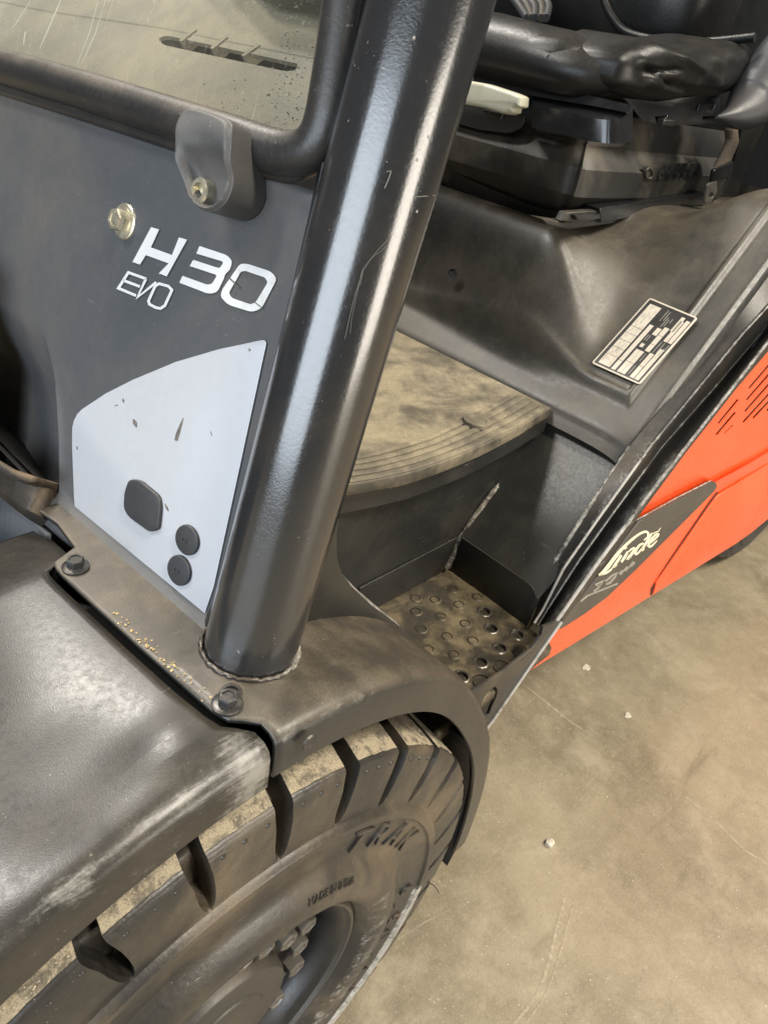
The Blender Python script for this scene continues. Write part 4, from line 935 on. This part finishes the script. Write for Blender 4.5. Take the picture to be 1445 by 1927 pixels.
ssub(tube('name_lettering', [gx.w(*gx.uv((1219 + 6.5 * math.cos(t), 326 + 10 * math.sin(t))), .0012) for t in [6.283 * i / 20 for i in range(20)]], .0015, 'seatbox', None, 6, closed=True))
# front trim wedge, handle, bracket, rail, belt
cols_ = [(1000, .035, 182, 192, 240), (1060, .035, 187, 206, 254), (1105, .035, 191, 218, 265), (1135, .032, 193, 223, 269), (1158, .025, 195, 222, 270), (1177, .013, 196, 214, 268), (1190, .001, 198, 204, 264)]
cols_ = [tuple(q) for q in zip(*[[v[0] for v in catmull([(c[k], 0, 0) for c in cols_], 4)] for k in range(5)])]
ssub(grid('trim_wedge', [[SF.off(-.004).pt((x, bt)) for x, d, bt, ft, fb_ in cols_], [SF.off(d - .003).pt((x, ft - 2)) for x, d, bt, ft, fb_ in cols_], [SF.off(d).pt((x, ft + 2)) for x, d, bt, ft, fb_ in cols_], [SF.off(d + .001).pt((x, fb_)) for x, d, bt, ft, fb_ in cols_], [SF.off(-.004).pt((x, fb_ + 6)) for x, d, bt, ft, fb_ in cols_]], 'glossblack', None, 40))
hp = SF.off(.06)
ssub(flat('lever_handle', hp, [roundpoly([(850, 146, 3), (930, 160, 10), (985, 178, 8), (998, 184, 4), (996, 204, 4), (984, 205, 3), (983, 214, 3), (970, 218, 6), (930, 206, 8), (850, 192, 3)], 4)], .022, 'whiteplastic', None, .004))
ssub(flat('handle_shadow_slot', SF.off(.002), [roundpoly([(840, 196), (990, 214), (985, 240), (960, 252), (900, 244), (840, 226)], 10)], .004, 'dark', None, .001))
ssub(flat('handle_bracket', SF.off(.03), [[(915, 205), (955, 214), (950, 226), (925, 224)]], .01, 'bolt', None, .002))
ssub(loft('seat_pan_edge', [[SF.off(.02).pt(p) for p in ((860, 128), (1000, 158), (1120, 182), (1180, 196))], [SF.off(.022).pt(p) for p in ((860, 150), (1000, 180), (1120, 200), (1180, 212))], [SF.off(.0).pt(p) for p in ((860, 156), (1000, 188), (1120, 208), (1180, 220))]], 'glossblack', None, 20))
sb = flat('seat_bracket', SS.off(.012), [[(1170, 184), (1230, 190), (1345, 174), (1352, 186), (1345, 232), (1240, 236), (1205, 226), (1186, 200)], [(1306, 198), (1312, 196), (1308, 208), (1302, 208)], [(1330, 196), (1342, 196), (1338, 206), (1328, 206)], [(1228, 218), (1252, 217), (1240, 228), (1230, 228)], [(1318, 218), (1342, 218), (1338, 226), (1318, 226)]], .003, 'paint', None, .0006); ssub(sb)
ssub(flat('bracket_nut', SS.off(.014), [[(1236, 222), (1258, 224), (1254, 236), (1234, 234)]], .01, 'bolt', None, .002))
ssub(flat('slide_rail', SS.off(.012), [[(1128, 392), (1324, 362), (1330, 384), (1130, 420)]], .03, 'glossblack', None, .002, base=-.03))
ssub(flat('slide_inner', SS.off(.008), [[(1066, 400), (1130, 396), (1130, 414), (1080, 420), (1058, 416)]], .012, 'seatbox', None, .002, base=-.012))
ssub(flat('slide_latch', SS.off(.012), [[(1078, 404), (1124, 402), (1124, 410), (1082, 414)]], .008, 'bolt', None, .001, base=-.004))
ssub(flat('slide_base', SS.off(.004), [[(1020, 412), (1060, 418), (1320, 382), (1330, 398), (1130, 424), (1070, 432), (1030, 424)]], .02, 'seatbox', None, .002, base=-.02))
ssub(loft('belt_strap', [[SS.off(d).pt(p) for p, d in (((1363, 240), .02), ((1366, 265), .022), ((1350, 300), .026), ((1338, 325), .03))], [SS.off(d).pt(p) for p, d in (((1386, 244), .02), ((1388, 268), .022), ((1374, 300), .026), ((1366, 322), .03))]], 'belt', None, 14)); solid(bpy.data.objects['belt_strap'], .003)
ssub(flat('belt_buckle', SS.off(.028), [roundpoly([(1336, 318), (1364, 306), (1374, 300), (1370, 330), (1352, 338), (1332, 342)], 4)], .006, 'glossblack', None, .002))
ssub(flat('belt_anchor', SS.off(.030), [roundpoly([(1326, 346), (1344, 338), (1344, 360), (1332, 382), (1320, 380)], 4), ell(1333, 366, 4, 5, 0, 12)], .004, 'nut', None, .001))
# cushions
def rbox(name, lo, hi, rad, mat, wob=0.0, seed=0, sub_=3):
    me = bpy.data.meshes.new(name); bm = bmesh.new(); bmesh.ops.create_cube(bm, size=1); bmesh.ops.subdivide_edges(bm, edges=bm.edges[:], cuts=14, use_grid_fill=True)
    c = [(lo[i] + hi[i]) / 2 for i in range(3)]; h = [(hi[i] - lo[i]) / 2 for i in range(3)]
    for v in bm.verts:
        p = Vector([v.co[i] * 2 * h[i] for i in range(3)]); q = Vector([max(-h[i] + rad[i], min(h[i] - rad[i], p[i])) for i in range(3)])
        d = Vector([(p[i] - q[i]) / rad[i] for i in range(3)])
        if d.length > 1e-6:
            m_ = max(abs(x) for x in d); d = d.normalized() * m_
        p = q + Vector([d[i] * rad[i] for i in range(3)]) + Vector(c)
        v.co = p
    bm.to_mesh(me); bm.free(); return link(name, me, mat, None, 60)
cu = rbox('seat_cushion', (.655, .33, 1.035), (1.15, .86, 1.105), (.05, .03, .034), 'leather'); ssub(cu)
from mathutils import noise as mn
bp = catmull([(1135, 158), (1138, 130), (1148, 104), (1168, 84), (1192, 70), (1216, 76), (1240, 90), (1262, 92), (1290, 84), (1325, 78), (1360, 76), (1390, 82), (1408, 98), (1408, 118), (1396, 140), (1370, 160), (1340, 176), (1305, 182), (1268, 180), (1230, 186), (1196, 184), (1162, 174)], 4, True)
BS = Pl((.7, .30, 1.05), (1, 0, 0), (0, 0, 1)); rows = []; bc = Vector((1275, 130))
folds = [((1180, 120), (1210, 148), .006, 6), ((1175, 128), (1222, 122), .006, 5), ((1215, 150), (1290, 175), .005, 8), ((1240, 100), (1300, 150), -.004, 12), ((1160, 95), (1178, 160), .005, 8)]
def segd(p, a, b):
    a, b = Vector(a), Vector(b); t = max(0, min(1, (p - a).dot(b - a) / (b - a).length_squared)); return (p - a - (b - a) * t).length
for k in [.004] + [i / 18 for i in range(1, 19)]:
    row = []
    for q in bp:
        p = bc + (Vector((q.x, q.y)) - bc) * k
        h = .040 * math.sqrt(max(0, 1 - (k * .985) ** 2.6))
        for a, b, amp, wdt in folds: h -= amp * math.exp(-(segd(p, a, b) / wdt) ** 2) * (1 - k ** 6)
        u, w = BS.uv((p.x, p.y)); h += .0035 * mn.noise(Vector((u * 34, w * 40, 2))) * (1 - k ** 4)
        row.append(BS.w(u, w, h))
    rows.append(row)
for d in (-.03, -.07): rows.append([BS.w(*BS.uv((q.x, q.y)), d) for q in bp])
bol = grid('side_bolster', rows, 'leather', None, 70, closed=True); ssub(bol)
fr_ = [[on(p, 'x', x) for p, x in pts] for pts in (
    [((900, 20), .70), ((940, 24), .70), ((1010, 42), .70), ((1090, 60), .72), ((1150, 76), .74)],
    [((900, 30), .675), ((938, 34), .675), ((1008, 50), .675), ((1088, 70), .69), ((1150, 88), .70)],
    [((898, 70), .655), ((928, 74), .655), ((1000, 92), .655), ((1080, 112), .66), ((1146, 122), .68)],
    [((896, 110), .652), ((918, 114), .652), ((992, 134), .652), ((1074, 150), .658), ((1142, 152), .68)],
    [((890, 138), .662), ((908, 142), .662), ((986, 160), .662), ((1070, 178), .668), ((1144, 172), .69)],
    [((886, 150), .69), ((904, 152), .69), ((984, 168), .69), ((1070, 186), .69), ((1150, 178), .70)])]
ssub(grid('front_roll', [catmull(r, 6) for r in fr_], 'leather', None, 70))
bk = rbox('seat_backrest', (.98, .36, 1.10), (1.16, .86, 1.75), (.06, .06, .05), 'leather'); ssub(bk)
ssub(tube('backrest_piping', catmull([on(p, 'x', .975) for p in ((1130, -20), (1150, 30), (1190, 66), (1300, 80), (1420, 70))], 6), .006, 'leather', None, 8))
AP = SS.off(.055)
ap = catmull([AP.pt(p) for p in ((1520, 20), (1470, 90), (1440, 150), (1412, 195), (1380, 214), (1348, 220))], 6)
ssub(tube('armrest_guard', ap, [(.020 + .016 * sm(0, 14, i) - .034 * sm(16, 30, i), .03 - .028 * sm(16, 30, i)) for i in range(len(ap))], 'grey', None, 20))
box('cab_rear_wall', (1.35, .12, .95), (1.40, 1.2, 1.9), 'dark', T, 0)
box('cab_far_wall', (.35, 1.15, .45), (1.5, 1.18, 1.6), 'dark', T, 0)
# linkage clutter beyond the cushion
for k in range(5):
    tube('control_cable', catmull([on((960 + 12 * k + random.uniform(-6, 6), -10), 'x', .95), on((975 + 14 * k, 10), 'x', .93), on((985 + 10 * k + random.uniform(-8, 8), 34), 'x', .9)], 5), .006, 'seatbox' if k % 2 else 'grey', T, 8)
dv = flat('hood_side_skirt', Pl((.9, .345, .9), (1, 0, 0), (0, 0, 1)), [[(1330, 430), (1445, 370), (1600, 300), (1600, 60), (1440, 150), (1392, 240), (1375, 320), (1345, 380)]], .004, 'wall', T, .001)

# ---- grit
pts = []
for _ in range(130):
    t = random.random(); p = (200 + 230 * t + random.gauss(4, 5), 1156 + 200 * t + random.gauss(-6, 5))
    if abs(t - .45) < .16 or random.random() < .35: pts.append(atR(p, RF + .0006))
crumbs('seam_grit', pts, .0005, .0013, 'crumb', T)
pts = []
for _ in range(2600):
    th = random.uniform(20, 122); y = random.uniform(.018, .09); g = ((th - G0 - gshift(y, .31)) % PER)
    if 1.8 < g < PER - 1.8: pts.append(Vector((WHC.x, 0, WHC.z - HUB.z)) + cyl(th, y, .3092 + .0026 * sm(.015, .075, y)))
crumbs('tread_grit', pts, .0003, .0011, 'tgrit', T)
